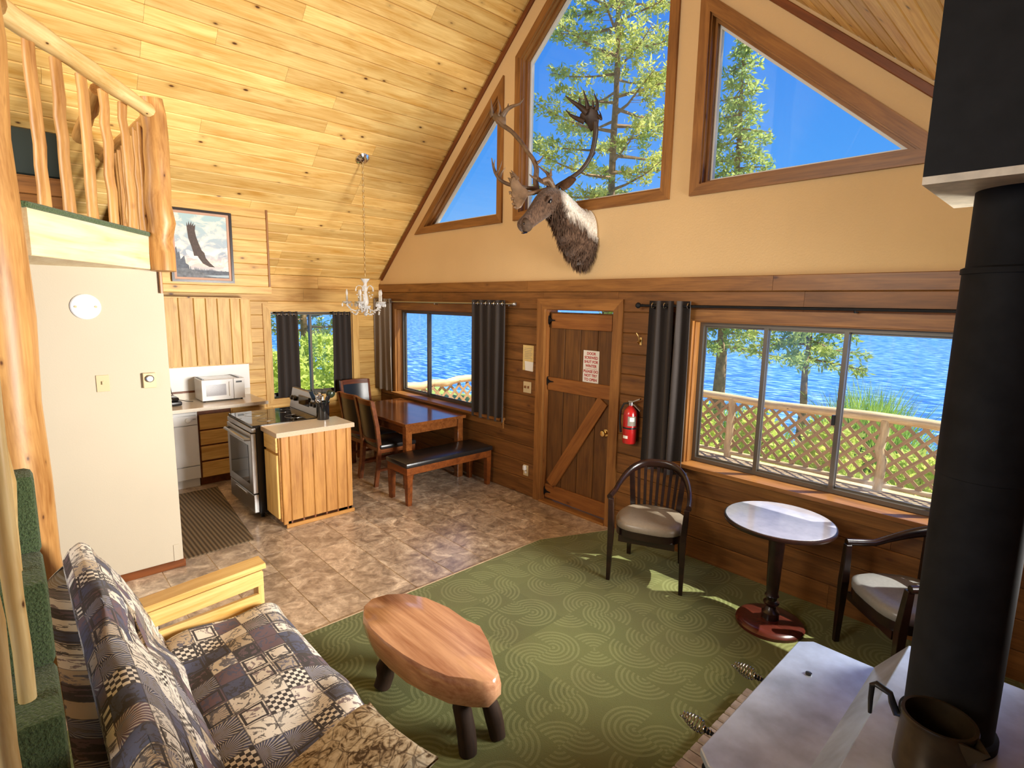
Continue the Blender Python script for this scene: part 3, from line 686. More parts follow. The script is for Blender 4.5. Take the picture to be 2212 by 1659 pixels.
flatshape('printed_eagle', [(.24, .24), (.235, .13), (.26, .19), (.28, .11), (.295, .18), (.33, .11), (.33, .18), (.37, .13), (.36, .19), (.40, .16), (.385, .26), (.40, .34), (.44, .45), (.49, .56), (.54, .60), (.545, .625), (.56, .68), (.64, .76), (.73, .825), (.62, .82), (.50, .77), (.43, .69), (.41, .655), (.34, .655), (.33, .60), (.30, .50), (.255, .38)], MT['eagle'], .0012, pic)
flatshape('printed_eagle_head', [(.34, .60), (.24, .565), (.19, .57), (.20, .62), (.26, .68), (.34, .71), (.39, .685), (.405, .655), (.34, .648)], MT['eaglew'], .0008, pic)
flatshape('printed_eagle_tail', [(.545, .605), (.64, .595), (.66, .615), (.62, .635), (.55, .63)], MT['eaglew'], .0008, pic)
tr = [(0, 1.0), (0, .56), (.02, .52), (.04, .62), (.07, .6), (.09, .72), (.13, .68), (.16, .66), (.18, .78), (.22, .80)]
xx = .22
rr = random.Random(2)
while xx < .98:
    tr += [(xx+.012, .90-.0*xx-rr.uniform(.03, .10)*(1.2-xx)), (xx+.026, .885)]; xx += .028
flatshape('printed_forest', tr+[(1, .9), (1, 1.0)], MT['printtree'], .0005, pic)
flatshape('printed_bank', [(0, 1.0), (0, .86), (.2, .86), (.4, .90), (.6, .94), (.8, .955), (1, .955), (1, 1)], MT['printgrass'], .0009, pic)
flatshape('printed_water', [(.5, .965), (.7, .955), (1, .945), (1, .985), (.75, .985)], MT['printwater'], .0013, pic)
# ---- upper cabinet
uc = thing('upper_cabinet', 'pine wall cabinet with vertical plank doors over the counter', 'cabinet', (0, -2.55, 1.315))
MB().bb(.020, .305, -3.195, -1.90, 1.315, 2.10).build('body', MT['kitwood'], uc)
ys = [-3.19, -3.02, -2.87, None, -2.79, -2.655, -2.505, -2.385, -2.265, -2.13, -2.02, -1.905]
for a, b in zip(ys, ys[1:]):
    if a is None or b is None: continue
    board('door_plank', (.305, (a+b)/2, 1.33), (.305, (a+b)/2, 2.085), (1, 0, 0), b-a-.004, .022, MT['kitwood'], uc, ch=.006)
# ---- backsplash panel
bk = MB().bb(.018, .030, -3.195, -1.865, .985, 1.318).build('backsplash_panel', MT['white']); tag(bk, 'white backsplash panel behind the microwave', 'backsplash', kind='structure')
board('splash_trim', (.03, -3.19, .992), (.03, -2.36, .992), (1, 0, 0), .03, .01, MT['darktrim'], bk)
ou = thing('wall_outlet', 'ivory outlet with black plug on the white backsplash', 'outlet', (.03, -2.79, 1.14))
MB().bb(.03, .036, -2.825, -2.755, 1.085, 1.2).build('cover_plate', MT['ivory'], ou, bev=.002)
MB().bb(.036, .062, -2.79, -2.75, 1.135, 1.17).build('plug', MT['black'], ou, bev=.004)
MB().tube([(.06, -2.76, 1.145), (.075, -2.74, 1.08), (.08, -2.73, 1.0), (.12, -2.70, .935), (.2, -2.62, .918), (.26, -2.56, .916)], .004, 6).build('power_cord', MT['black'], ou)
# ---- base run: dishwasher, drawer unit, base cabinet, worktop
bc = .60
dw = thing('dishwasher', 'white built-in dishwasher under the kitchen counter', 'dishwasher', (.6, -2.9, 0))
MB().bb(.03, .585, -3.195, -2.602, .10, .855).build('body', MT['appliance'], dw)
MB().bb(.585, .612, -3.19, -2.607, .715, .853).build('control_panel', MT['appliance'], dw, bev=.006)
MB().bb(.585, .61, -3.19, -2.607, .255, .708).build('door_panel', MT['appliance'], dw, bev=.006)
MB().bb(.585, .606, -3.19, -2.607, .105, .247).build('lower_panel', MT['appliance'], dw, bev=.006)
MB().lathe([(.028, 0), (.028, .012), (.024, .018), (0, .018)], (.612, -2.70, .772), 18, rot('Y', 90)).build('dial_knob', MT['white'], dw, smooth=True)
MB().bb(.612, .617, -2.655, -2.625, .775, .783).bb(.612, .614, -3.0, -2.62, .818, .826).build('latch', MT['steel'], dw)
MB().bb(.03, .545, -3.19, -2.607, .0, .10).build('toe_kick', MT['appliance'], dw)
du = thing('drawer_unit', 'pine base unit with four plain drawers next to the dishwasher', 'cabinet', (.6, -2.42, 0))
MB().bb(.03, .575, -2.598, -2.262, .085, .862).build('body', MT['darktrim'], du)
MB().bb(.03, .53, -2.598, -2.262, 0, .085).build('toe_kick', MT['darktrim'], du)
for z0, z1 in ((.10, .272), (.292, .452), (.470, .628), (.646, .812)):
    d = board('drawer_front', (.575, -2.585, (z0+z1)/2), (.575, -2.27, (z0+z1)/2), (1, 0, 0), z1-z0, .022, MT['kitwood'], du, ch=.006)
d['label'] = 'top drawer with dark knot'
bu = thing('base_cabinet', 'pine corner base cabinet behind the range', 'cabinet', (.6, -2.06, 0))
MB().bb(.03, .58, -2.258, -1.885, .085, .862).build('body', MT['kitwood'], bu)
MB().bb(.03, .53, -2.258, -1.885, 0, .085).build('toe_kick', MT['darktrim'], bu)
board('cabinet_door', (.58, -2.07, .10), (.58, -2.07, .66), (1, 0, 0), .34, .02, MT['kitwood'], bu)
board('drawer_front', (.58, -2.24, .76), (.58, -1.90, .76), (1, 0, 0), .15, .02, MT['kitwood'], bu)
ct = MB().bb(.02, .655, -3.197, -1.865, .870, .905).build('worktop', MT['laminate'], bev=.004); tag(ct, 'pale laminate worktop carrying the microwave', 'worktop')
MB().bb(.655, .66, -3.197, -1.865, .868, .903).build('front_edge', MT['laminate'], ct); MB().bb(.018, .04, -3.195, -1.87, .906, .985).build('splash_lip', MT['laminate'], bk)
mw = thing('microwave', 'white countertop microwave with grey window', 'microwave', (.2, -2.25, .905))
MB().bb(.05, .35, -2.49, -2.03, .918, 1.165).build('body', MT['appliance'], mw, bev=.008)
MB().bb(.35, .372, -2.49, -2.155, .922, 1.162).build('door', MT['appliance'], mw, bev=.006)
MT['mwwin'] = plain('microwave window', lin('9a989c'), .25, nz=.2, nscale=200)
MB().bb(.372, .375, -2.445, -2.235, .975, 1.105).build('window', MT['mwwin'], mw)
MB().bb(.372, .392, -2.205, -2.185, .96, 1.13).build('door_handle', MT['white'], mw, bev=.004)
MB().bb(.35, .368, -2.15, -2.03, .922, 1.162).build('control_panel', MT['white'], mw, bev=.004)
MB().bb(.368, .370, -2.125, -2.06, 1.11, 1.13).build('display', MT['black'], mw)
for a in (-2.465, -2.09): MB().bb(.07, .35, a-.01, a+.01, 1.164, 1.172).build('top_trim', MT['black'], mw)
for a, b in ((.08, -2.46), (.33, -2.46), (.08, -2.06), (.33, -2.06)): MB().lathe([(.012, .905), (.012, .92)], (a, b, 0), 10).build('foot', MT['black'], mw)
cm_ = thing('countertop_appliance', 'small black countertop appliance beside the white wall', 'appliance', (.3, -2.87, .905))
MB().bb(.14, .42, -2.98, -2.70, .91, .955).build('base', MT['black'], cm_, bev=.012, smooth=True)
MB().bb(.15, .40, -2.97, -2.72, .955, 1.0).build('lid', MT['glossblack'], cm_, bev=.02, smooth=True)
MB().bb(.16, .20, -2.90, -2.78, .995, 1.006).build('lid_handle', MT['chrome'], cm_, bev=.004)
# ---- kitchen mat
km = MB().prism([(.74, -3.18), (2.43, -3.18), (2.40, -2.63), (.72, -2.48)], .008).build('floor_mat', MT['mat'], bev=.002); tag(km, 'brown ribbed floor mat in the kitchen aisle', 'mat')
# ---- free-standing range
rg = thing('range', 'stainless and black electric range facing the kitchen aisle', 'range', (1.6, -2.1, 0))
rx0, rx1, ry0, ry1 = 1.225, 1.955, -2.45, -1.79
MB().bb(rx0, rx1, ry0+.02, ry1, .05, .895).build('body', MT['black'], rg, bev=.004)
MB().bb(rx0-.004, rx1+.004, ry0-.01, ry1+.02, .895, .918).build('cooktop', MT['glossblack'], rg, bev=.004)
MB().bb(rx0, rx1, ry0-.022, ry0+.02, .85, .893).build('front_trim', MT['steel'], rg, bev=.004)
od = MB().bb(rx0+.004, rx1-.004, ry0-.03, ry0+.02, .255, .842).build('oven_door', MT['steel'], rg, bev=.006)
MB().bb(rx0+.09, rx1-.09, ry0-.033, ry0-.02, .34, .72).build('oven_window', MT['glossblack'], od)
MB().tube([(rx0+.03, ry0-.025, .785), (rx0+.05, ry0-.065, .785), (rx1-.05, ry0-.065, .785), (rx1-.03, ry0-.025, .785)], .014, 10).build('oven_handle', MT['steel'], od, smooth=True)
wd = MB().bb(rx0+.004, rx1-.004, ry0-.026, ry0+.02, .065, .245).build('storage_drawer', MT['steel'], rg, bev=.005)
MB().bb(rx0+.2, rx1-.2, ry0-.034, ry0-.02, .205, .225).build('drawer_pull', MT['chrome'], wd, bev=.003)
for a in (rx0+.05, rx1-.05):
    for b in (ry0+.06, ry1-.06): MB().lathe([(.018, 0), (.018, .05)], (a, b, 0), 10).build('foot', MT['black'], rg)
cpn = MB(); cpn.add([(rx0, ry1-.045, .918), (rx1, ry1-.045, .918), (rx1, ry1-.005, 1.135), (rx0, ry1-.005, 1.135), (rx0, ry1+.03, .918), (rx1, ry1+.03, .918), (rx1, ry1+.03, 1.14), (rx0, ry1+.03, 1.14)], [(0, 1, 2, 3), (4, 7, 6, 5), (0, 3, 7, 4), (1, 5, 6, 2), (3, 2, 6, 7), (0, 4, 5, 1)])
cpo = cpn.build('control_panel', MT['steel'], rg, bev=.006)
tl = math.atan2(.04, .217)
PM = Matrix.Translation((0, ry1-.027, 1.03)) @ Matrix.Rotation(math.pi/2-tl, 4, 'X')
for x in (rx0+.07, rx0+.15, rx1-.15, rx1-.07):
    MB().lathe([(.026, 0), (.026, .012), (.02, .028), (0, .03)], (x, ry1-.029, 1.03), 16, rot('X', 90)).build('burner_knob', MT['black'], cpo, smooth=True)
MB().bb(rx0+.235, rx1-.235, ry1-.034, ry1-.018, .985, 1.08).build('clock_display', MT['glossblack'], cpo)
for x, y, r in ((rx0+.2, ry0+.18, .1), (rx1-.2, ry0+.18, .08), (rx0+.2, ry0+.47, .08), (rx1-.2, ry0+.47, .1)):
    MB().tube([(x+r*math.cos(t*.2618), y+r*math.sin(t*.2618), .9185) for t in range(24)], .0015, 4, closed=True).build('burner_ring', MT['steel'], rg)
# ---- island cabinet
il = thing('island_cabinet', 'plank-sided pine island cabinet beside the range', 'cabinet', (2.17, -2.0, 0))
ix0, ix1, iy0_, iy1_ = 1.985, 2.335, -2.355, -1.675
MB().bb(ix0, ix1-.02, iy0_+.0, iy1_, .06, .865).build('body', MT['islandwood'], il)
MB().bb(ix0, ix1-.0, iy0_+.05, iy1_, 0, .06).build('toe_base', MT['darktrim'], il)
ys = [iy0_+.01, -2.27, -2.16, -2.05, -1.935, -1.82, -1.715, iy1_+.005]
for a, b in zip(ys, ys[1:]): board('side_plank', (ix1-.02, (a+b)/2, .035), (ix1-.02, (a+b)/2, .862), (1, 0, 0), b-a-.003, .02, MT['islandwood'], il, ch=.006)
board('skirting', (ix1-.0, iy0_+.03, .018), (ix1-.0, iy1_+.02, .018), (1, 0, 0), .036, .016, MT['islandwood'], il)
board('drawer_front', (ix0+.012, iy0_, .785), (ix1-.04, iy0_, .785), (0, -1, 0), .14, .022, MT['kitwood'], il)
board('cabinet_door', ((ix0+ix1)/2-.014, iy0_, .09), ((ix0+ix1)/2-.014, iy0_, .69), (0, -1, 0), ix1-ix0-.05, .022, MT['kitwood'], il)
board('back_panel', ((ix0+ix1)/2, iy1_, .06), ((ix0+ix1)/2, iy1_, .86), (0, 1, 0), ix1-ix0, .012, MT['islandwood'], il)
it = MB().bb(1.965, 2.363, -2.387, -1.645, .868, .91).build('island_worktop', MT['laminate'], bev=.003); tag(it, 'small white laminate worktop on the pine island', 'worktop')
MB().bb(2.363, 2.367, -2.389, -1.643, .868, .908).bb(1.965, 2.367, -2.391, -2.387, .868, .908).build('edge_banding', MT['lamedge'], it)
cr_ = thing('utensil_crock', 'black crock of cooking utensils on the island worktop', 'crock', (2.03, -1.81, .91))
MB().lathe([(.0, .91), (.058, .91), (.062, .93), (.062, 1.07), (.068, 1.075), (.068, 1.09), (.060, 1.09), (.056, 1.07), (.055, .93), (0, .925)], (2.03, -1.81, 0), 24).build('crock_body', MT['glossblack'], cr_, smooth=True)
def utensil(name, label, tip, head, mat):
    t = thing(name, label, 'utensil', (2.03, -1.81, .94), group='utensils in the black crock')
    tip = Vector(tip); b = Vector((2.03, -1.81, .94))+Vector((random.uniform(-.02, .02), random.uniform(-.02, .02), 0))
    MB().tube([b, b.lerp(tip, .5), tip], .006, 6).build('handle', mat, t)
    d = (tip-b).normalized(); q = d.to_track_quat('Z', 'Y').to_matrix().to_4x4()
    h = MB()
    if head == 'spoon': h.lathe([(.004, 0), (.02, .012), (.032, .035), (.034, .055), (.026, .075), (0, .085)], tip, 12, q @ Matrix.Diagonal((1, .35, 1, 1)))
    elif head == 'ladle': h.lathe([(.006, 0), (.03, .01), (.042, .03), (.044, .05), (.036, .07), (.0, .078)], tip, 14, q)
    elif head == 'spatula': h.box(tip+d*.05, (.07, .004, .09), q.to_3x3()); h.box(tip+d*.005, (.02, .004, .04), q.to_3x3())
    elif head == 'whisk':
        for k_ in range(5):
            a = k_*math.pi/5; s_ = Vector((math.cos(a), math.sin(a), 0))
            h.tube([tip+q.to_3x3() @ (s_*(.03*math.sin(u*math.pi))*(1 if u < .99 else 0)+Vector((0, 0, .1*(1-math.cos(u*math.pi))/2))) for u in [i_/8 for i_ in range(9)]], .0022, 5)
            h.tube([tip+q.to_3x3() @ (-s_*(.03*math.sin(u*math.pi))+Vector((0, 0, .1*(1-math.cos(u*math.pi))/2))) for u in [i_/8 for i_ in range(9)]], .0022, 5)
    elif head == 'masher':
        h.tube([tip+q.to_3x3() @ Vector(p) for p in ((0, 0, 0), (-.035, 0, .02), (-.04, 0, .07), (.04, 0, .07), (.035, 0, .02), (0, 0, 0))], .004, 6)
    h.build('head', mat, t, smooth=True)
MT['ladle'] = plain('green-black nylon', (.02, .03, .015), .3)
utensil('ladle', 'dark green ladle sticking out of the crock', (2.07, -1.76, 1.13), 'ladle', MT['ladle'])
utensil('spatula', 'black slotted spatula leaning left in the crock', (1.98, -1.87, 1.10), 'spatula', MT['black'])
utensil('potato_masher', 'wire masher standing tallest at the crock back', (1.97, -1.82, 1.14), 'masher', MT['black'])
utensil('serving_spoon', 'steel serving spoon in the middle of the crock', (2.02, -1.83, 1.10), 'spoon', MT['chrome'])
utensil('cooking_spoon', 'black cooking spoon leaning right in the crock', (2.10, -1.80, 1.09), 'spoon', MT['black'])
utensil('whisk', 'steel whisk leaning out of the crock', (2.06, -1.85, 1.08), 'whisk', MT['chrome'])
# ---- white-wall fittings
rp = thing('round_cover_plate', 'round white blanking plate high on the partition wall', 'plate', (2.529, -3.66, 2.02))
MB().lathe([(.085, 0), (.085, .006), (.078, .012), (.0, .012)], (2.529, -3.66, 2.02), 32, rot('Y', 90)).build('disc', MT['white'], rp, smooth=True)
for a in (-.055, .055): MB().lathe([(.008, .012), (.008, .016), (0, .016)], (2.529, -3.66+a, 2.02+.0), 10, rot('Y', 90)).build('screw', MT['ivory'], rp)
ls = thing('light_switch', 'beige light switch on the white partition wall', 'switch', (2.529, -3.605, 1.49))
MB().bb(2.529, 2.536, -3.642, -3.568, 1.432, 1.548).build('cover_plate', MT['ivory'], ls, bev=.002); MB().bb(2.536, 2.548, -3.611, -3.6, 1.482, 1.506).build('toggle', MT['ivory'], ls, bev=.002)
th = thing('thermostat', 'small beige dial thermostat near the partition corner', 'thermostat', (2.529, -3.33, 1.49))
MB().bb(2.529, 2.556, -3.372, -3.292, 1.435, 1.545).build('housing', MT['ivory'], th, bev=.004); MB().lathe([(.026, 0), (.026, .014), (.02, .02), (0, .02)], (2.556, -3.332, 1.505), 20, rot('Y', 90)).build('dial', MT['steel'], th, smooth=True)
MB().bb(2.529, 2.534, -3.262, -3.225, .03, .19).build('corner_guard', MT['whitewall'], pt)
# ================================================================ dining corner
dt = thing('dining_table', 'square-edged wooden dining table under the lake window', 'table', (1.46, -.5, 0))
MB().bb(.736, 2.193, -.957, -.115, .725, .76).build('table_top', MT['table'], dt, bev=.004)
for a in (.80, 2.13):
    for b in (-.895, -.18): MB().bb(a-.038, a+.038, b-.038, b+.038, 0, .725).build('leg', MT['table'], dt, bev=.004)
for q in ((.84, 2.09, -.915, -.893), (.84, 2.09, -.182, -.16), (.78, .80, -.86, -.21), (2.13, 2.15, -.86, -.21)): MB().bb(*q, .63, .725).build('apron', MT['table'], dt)
def dining_chair(loc, ang, label):
    """own frame: faces +Y, seat about the origin"""
    t = thing('dining_chair', label, 'chair', loc, ang, group='dining chairs at the wooden table'); M = world_of(t)
    P = lambda mb, n, m, **k: (lambda o: (setattr(o, 'matrix_basis', M), adopt(o, t)))(mb.build(n, m, **k))
    for sx_ in (-1, 1):
        P(MB().rings([[(sx_*.19+a*.02, .19+b*.02, 0) for a, b in ((-1, -1), (1, -1), (1, 1), (-1, 1))], [(sx_*.20+a*.025, .20+b*.025, .42) for a, b in ((-1, -1), (1, -1), (1, 1), (-1, 1))]]), 'leg', MT['chairwood'])
        pr = [(-.27, 0), (-.235, .25), (-.22, .45), (-.245, .7), (-.30, .985)]
        P(MB().rings([[(sx_*.20+a*.017, y+b*.022, z) for a, b in ((-1, -1), (1, -1), (1, 1), (-1, 1))] for y, z in pr]), 'rear_leg', MT['chairwood'])
    P(MB().bb(-.22, .22, -.215, .225, .385, .43), 'seat_frame', MT['chairwood'])
    P(MB().bb(-.235, .235, -.225, .24, .43, .485), 'seat', MT['dblack'], bev=.02, smooth=True)
    n = 9
    def sheet(z0, z1, y0, y1, th, x=.185, curve=.03):
        rs = []
        for i in range(n):
            u = i/(n-1)*2-1; c = -curve*(1-u*u); rs.append([(u*x, y0+c-th, z0), (u*x, y0+c, z0), (u*x, y1+c, z1), (u*x, y1+c-th, z1)])
        return MB().rings(rs)
    P(sheet(.93, .99, -.262, -.275, .032), 'top_rail', MT['chairwood'], smooth=True)
    P(sheet(.54, .93, -.205, -.258, .035, .183), 'backrest', MT['dblack'], smooth=True)
    P(sheet(.50, .54, -.208, -.214, .03, .185), 'lower_rail', MT['chairwood'], smooth=True)
    for sx_ in (-1, 1): P(MB().bb(sx_*.20-.01, sx_*.20+.01, -.22, .19, .17, .2), 'stretcher', MT['chairwood'])
    return t
dining_chair((1.17, -.83, 0), math.radians(2), 'left of the two dining chairs with backs to the island')
dining_chair((1.66, -.855, 0), math.radians(-3), 'dining chair nearest the bench with black padded back')
dining_chair((.45, -.52, 0), math.radians(-92), 'dining chair at the window end of the table')
bn = thing('dining_bench', 'long bench with black padded seat at the table end', 'bench', (2.41, -.62, 0))
MB().bb(2.20, 2.62, -1.215, -.05, .405, .46).build('seat', MT['dblack'], bn, bev=.018, smooth=True)
MB().bb(2.215, 2.605, -1.2, -.065, .33, .405).build('seat_frame', MT['chairwood'], bn, bev=.003)
for a in (2.245, 2.575):
    for b in (-1.165, -.10): MB().rings([[(a+p*.024, b+q*.024, 0) for p, q in ((-1, -1), (1, -1), (1, 1), (-1, 1))], [(a+p*.032, b+q*.032, .33) for p, q in ((-1, -1), (1, -1), (1, 1), (-1, 1))]]).build('leg', MT['chairwood'], bn)
# ---- chandelier
cx, cy = 1.432, -.995; cz0 = EAVE+RP*cx
ch = thing('chandelier', 'small crystal chandelier hanging on a chain over the table', 'chandelier', (cx, cy, 2.1))
MB().lathe([(0, 0), (.075, 0), (.075, .012), (.05, .03), (.02, .04), (0, .042)], (cx, cy, cz0-.004), 24, Matrix.Rotation(math.pi/2+AL+math.pi/2-math.pi/2, 4, 'Y') if False else nL.to_track_quat('Z', 'Y').to_matrix().to_4x4()).build('ceiling_canopy', MT['chrome'], ch, smooth=True)
zz = cz0-.05; i = 0
lk = [(0.011*math.cos(t*math.pi/4), 0, .019*math.sin(t*math.pi/4)) for t in range(8)]
lme = None
while zz > 2.37:
    M = Matrix.Rotation(math.pi/2*(i % 2), 4, 'Z')
    if lme is None: o = MB().tube(lk, .0028, 5, closed=True).build('chain_link', MT['brass']); lme = o.data
    else: o = bpy.data.objects.new('chain_link', lme); C.objects.link(o)
    o.matrix_basis = Matrix.Translation((cx, cy, zz)) @ M; adopt(o, ch); zz -= .033; i += 1
MB().tube([(cx+.004, cy, cz0-.04), (cx+.006, cy, 3.0), (cx+.003, cy, 2.36)], .003, 5).build('cord', MT['ivory'], ch)
MB().lathe([(.0, 2.30), (.012, 2.302), (.045, 2.335), (.052, 2.34), (.048, 2.33), (.02, 2.295), (.018, 2.26), (.03, 2.24), (.022, 2.20), (.014, 2.19), (.022, 2.17), (.03, 2.12), (.036, 2.08), (.03, 2.05), (.02, 2.04), (.05, 2.03), (.062, 2.035), (.05, 2.01), (.022, 1.985), (0, 1.98)], (cx, cy, 0), 18).build('stem', MT['crystal'], ch, smooth=True)
bead = lambda mb, c, r: mb.lathe([(0, -r), (r*.75, -r*.6), (r, 0), (r*.75, r*.6), (0, r)], c, 7)
for k_ in range(5):
    a = k_*2*math.pi/5+.5; d = Vector((math.cos(a), math.sin(a), 0)); B = Vector((cx, cy, 0)); R = .205
    ar = MB().tube([B+d*r+Vector((0, 0, z_)) for r, z_ in ((.02, 2.03), (.06, 1.99), (.11, 1.975), (.16, 1.99), (.195, 2.03), (R, 2.06))], .008, 8).build('arm', MT['crystal'], ch, smooth=True)
    MB().lathe([(.008, 2.052), (.03, 2.06), (.055, 2.083), (.058, 2.082), (.034, 2.056), (.0, 2.05)], B+d*R, 14).build('bobeche', MT['crystal'], ar, smooth=True)
    cd_ = MB().lathe([(.0, 2.062), (.012, 2.062), (.012, 2.145), (0, 2.147)], B+d*R, 12).build('candle_tube', MT['candle'], ch, smooth=True)
    MB().lathe([(.006, 2.146), (.013, 2.165), (.014, 2.18), (.008, 2.205), (.002, 2.22), (0, 2.222)], B+d*R, 12).build('bulb', MT['crystal'], cd_, smooth=True)
    MB().tube([B+d*r+Vector((0, 0, z_)) for r, z_ in ((.02, 2.22), (.04, 2.255), (.07, 2.265), (.1, 2.245), (.105, 2.21))], .005, 6).build('upper_arm', MT['crystal'], ch, smooth=True)
    sw = MB(); a2 = a+2*math.pi/5; d2 = Vector((math.cos(a2), math.sin(a2), 0))
    for u in range(1, 11):
        t = u/11; p = (d*R).lerp(d2*R, t)*(1-.12*math.sin(t*math.pi)); bead(sw, B+p+Vector((0, 0, 2.045-.11*math.sin(t*math.pi))), .0095)
    for u in range(6):
        t = u/5; bead(sw, B+d*(.105-.06*t)+Vector((0, 0, 2.205-.07*math.sin(t*math.pi)-.02*t)), .0085)
    sw.build('bead_swag', MT['crystal'], ch, smooth=True)
    dp = MB()
    for b_ in range(4):
        aa = b_*math.pi/2+a; c_ = B+d*R+Vector((math.cos(aa)*.052, math.sin(aa)*.052, 2.05)); dp.lathe([(0, .02), (.005, .012), (.011, -.008), (.007, -.022), (0, -.03)], c_, 7)
    aa = a+.6; dp.lathe([(0, .02), (.006, .012), (.013, -.01), (.008, -.026), (0, -.034)], B+Vector((math.cos(aa)*.05, math.sin(aa)*.05, 1.985)), 7)
    dp.build('crystal_drops', MT['crystal'], ch, smooth=True)
MB().lathe([(0, .03), (.008, .02), (.024, -.005), (.018, -.025), (0, -.036)], (cx, cy, 1.95), 10).build('finial_ball', MT['crystal'], ch, smooth=True)
# ================================================================ curtains
def curtain(name, label, pl, u0, u1, v0, v1, n0, folds, amp, mat, gather=0, cat='curtain', lean=0, seed=1):
    t = thing(name, label, cat, pw(pl, (u0+u1)/2, v0, n0), group='grommet curtains'); r = random.Random(seed); N = folds*8; K = 9; rs = []
    ph = r.uniform(0, 3)
    def pt_(i, k, off):
        s = i/N; vv = v1+(v0-v1)*k/(K-1); q = k/(K-1)
        uu = u0+(u1-u0)*s+gather*q*(s-.5)+lean*q; a = amp*(1-.15*q)
        return pw(pl, uu, vv, n0+a*math.sin(s*folds*2*math.pi+ph)+.35*a*math.sin(s*folds*4.3+q*2+ph)*q+off)
    V = []; F = []
    for off in (0, -.004):
        for k in range(K): V += [pt_(i, k, off) for i in range(N+1)]
    n = N+1; h = n*K
    for k in range(K-1):
        for i in range(N):
            a = k*n+i; F.append((a, a+1, a+n+1, a+n)); F.append((h+a, h+a+n, h+a+n+1, h+a+1))
    for i in range(N): F += [(i, h+i, h+i+1, i+1), ((K-1)*n+i, (K-1)*n+i+1, h+(K-1)*n+i+1, h+(K-1)*n+i)]
    for k in range(K-1): F += [(k*n, k*n+n, h+k*n+n, h+k*n), (k*n+N, h+k*n+N, h+k*n+n+N, k*n+n+N)]
    MB().add(V, F).build('curtain_cloth', mat, t, smooth=80)
    for f_ in range(folds*2):
        s = (f_+.5)/(folds*2); c = pw(pl, u0+(u1-u0)*s, v1-.04, n0)
        ax = pl[1]; d1 = pl[2]; d2 = pl[3]
        MB().tube([c+(d1*math.cos(q*math.pi/6)+d2*math.sin(q*math.pi/6))*.021+ax*.0 for q in range(12)], .005, 6, closed=True).build('grommet', MT['chrome'], t, smooth=True)
    return t
def rod(label, pl, u0, u1, v, n, brk, mat='blackmetal', r=.011):
    t = thing('curtain_rod', label, 'curtain rod', pw(pl, u0, v, n)); MB().tube([pw(pl, u0, v, n), pw(pl, u1, v, n)], r, 10).build('pole', MT[mat], t, smooth=True)
    for u, s in ((u0, -1), (u1, 1)):
        q = (pl[1]*s).to_track_quat('Z', 'Y').to_matrix().to_4x4(); MB().lathe([(.0, -.005), (.013, 0), (.013, .012), (.010, .018), (.022, .03), (.026, .045), (.018, .06), (0, .064)], pw(pl, u, v, n), 14, q).build('finial', MT[mat], t, smooth=True)
    for u in brk: MB().tube([pw(pl, u, v-.02, .02), pw(pl, u, v-.02, n), pw(pl, u, v, n)], .006, 6).build('bracket', MT[mat], t)
    return t
rod('black curtain rod across the wide lake window', FRONT, 4.56, 7.3, 2.095, .085, (4.66, 6.15, 7.25))
rod('curtain rod over the dining window', FRONT, .06, 2.93, 2.085, .085, (.12, 1.5, 2.88), 'steel')
rod('thin rod inside the kitchen window', LEFT, -1.56, -.47, 1.90, -.012, (), 'steel', .008)
curtain('curtain', 'dark curtain panel beside the fire extinguisher', FRONT, 4.635, 4.86, .70, 2.135, .085, 2, .04, MT['curtain'], .03, seed=2)
curtain('curtain', 'lighter folded curtain edge against the wide window', FRONT, 4.90, 5.02, .695, 2.135, .09, 1, .045, MT['curtain'], .02, seed=3)
curtain('curtain', 'dark curtain right of the dining window', FRONT, 2.275, 2.83, .77, 2.125, .085, 4, .032, MT['curtain'], -.02, seed=4)
curtain('curtain', 'grey curtain gathered in the corner by the dining window', FRONT, .04, .47, .82, 2.125, .085, 3, .04, MT['curtainback'], .02, seed=5)
curtain('curtain', 'left dark curtain of the kitchen window', LEFT, -1.50, -1.22, .79, 1.935, -.012, 3, .03, MT['curtain'], .02, seed=6)
curtain('curtain', 'right dark curtain of the kitchen window', LEFT, -.74, -.48, .79, 1.935, -.012, 3, .03, MT['curtain'], .02, seed=7)
# ================================================================ things on the gable wall
def text_mesh(name, body, size, M, mat, parent, bold=.0, align='CENTER'):
    cu = bpy.data.curves.new(name, 'FONT'); cu.body = body; cu.size = size; cu.align_x = align; cu.align_y = 'CENTER'; cu.extrude = .0006; cu.offset = bold; cu.space_line = .95
    to = bpy.data.objects.new(name+'_curve', cu); C.objects.link(to); dg = bpy.context.evaluated_depsgraph_get(); me = bpy.data.meshes.new_from_object(to.evaluated_get(dg))
    bpy.data.objects.remove(to); bpy.data.curves.remove(cu); me.name = name; me.materials.clear(); me.materials.append(mat)
    o = bpy.data.objects.new(name, me); C.objects.link(o); o.matrix_basis = M; adopt(o, parent); return o
FM = lambda x, y, z: Matrix.Translation((x, y, z)) @ rot('X', 90)
sg = thing('door_sign', 'white paper sign with red lettering on the plank door', 'sign', (3.93, DY-.034, 1.5))
MB().bb(3.833, 4.026, DY-.0335, DY-.031, 1.345, 1.655).build('paper', MT['plate'], sg)
for s_, z in (('DOOR', 1.625), ('SCREWED', 1.585), ('SHUT FOR', 1.545), ('WINTER', 1.505), ('PLEASE DO', 1.452), ('NOT TRY', 1.412), ('TO OPEN', 1.372)):
    text_mesh('lettering', s_, .036, FM(3.93, DY-.0338, z), MT['redink'], sg, .0012)
MB().bb(3.858, 4.003, DY-.0342, DY-.0335, 1.477, 1.480).build('rule_line', MT['redink'], sg)
nt_ = thing('wall_notice', 'yellowed notice with a small white card beside the door', 'notice', (3.13, -.02, 1.5))
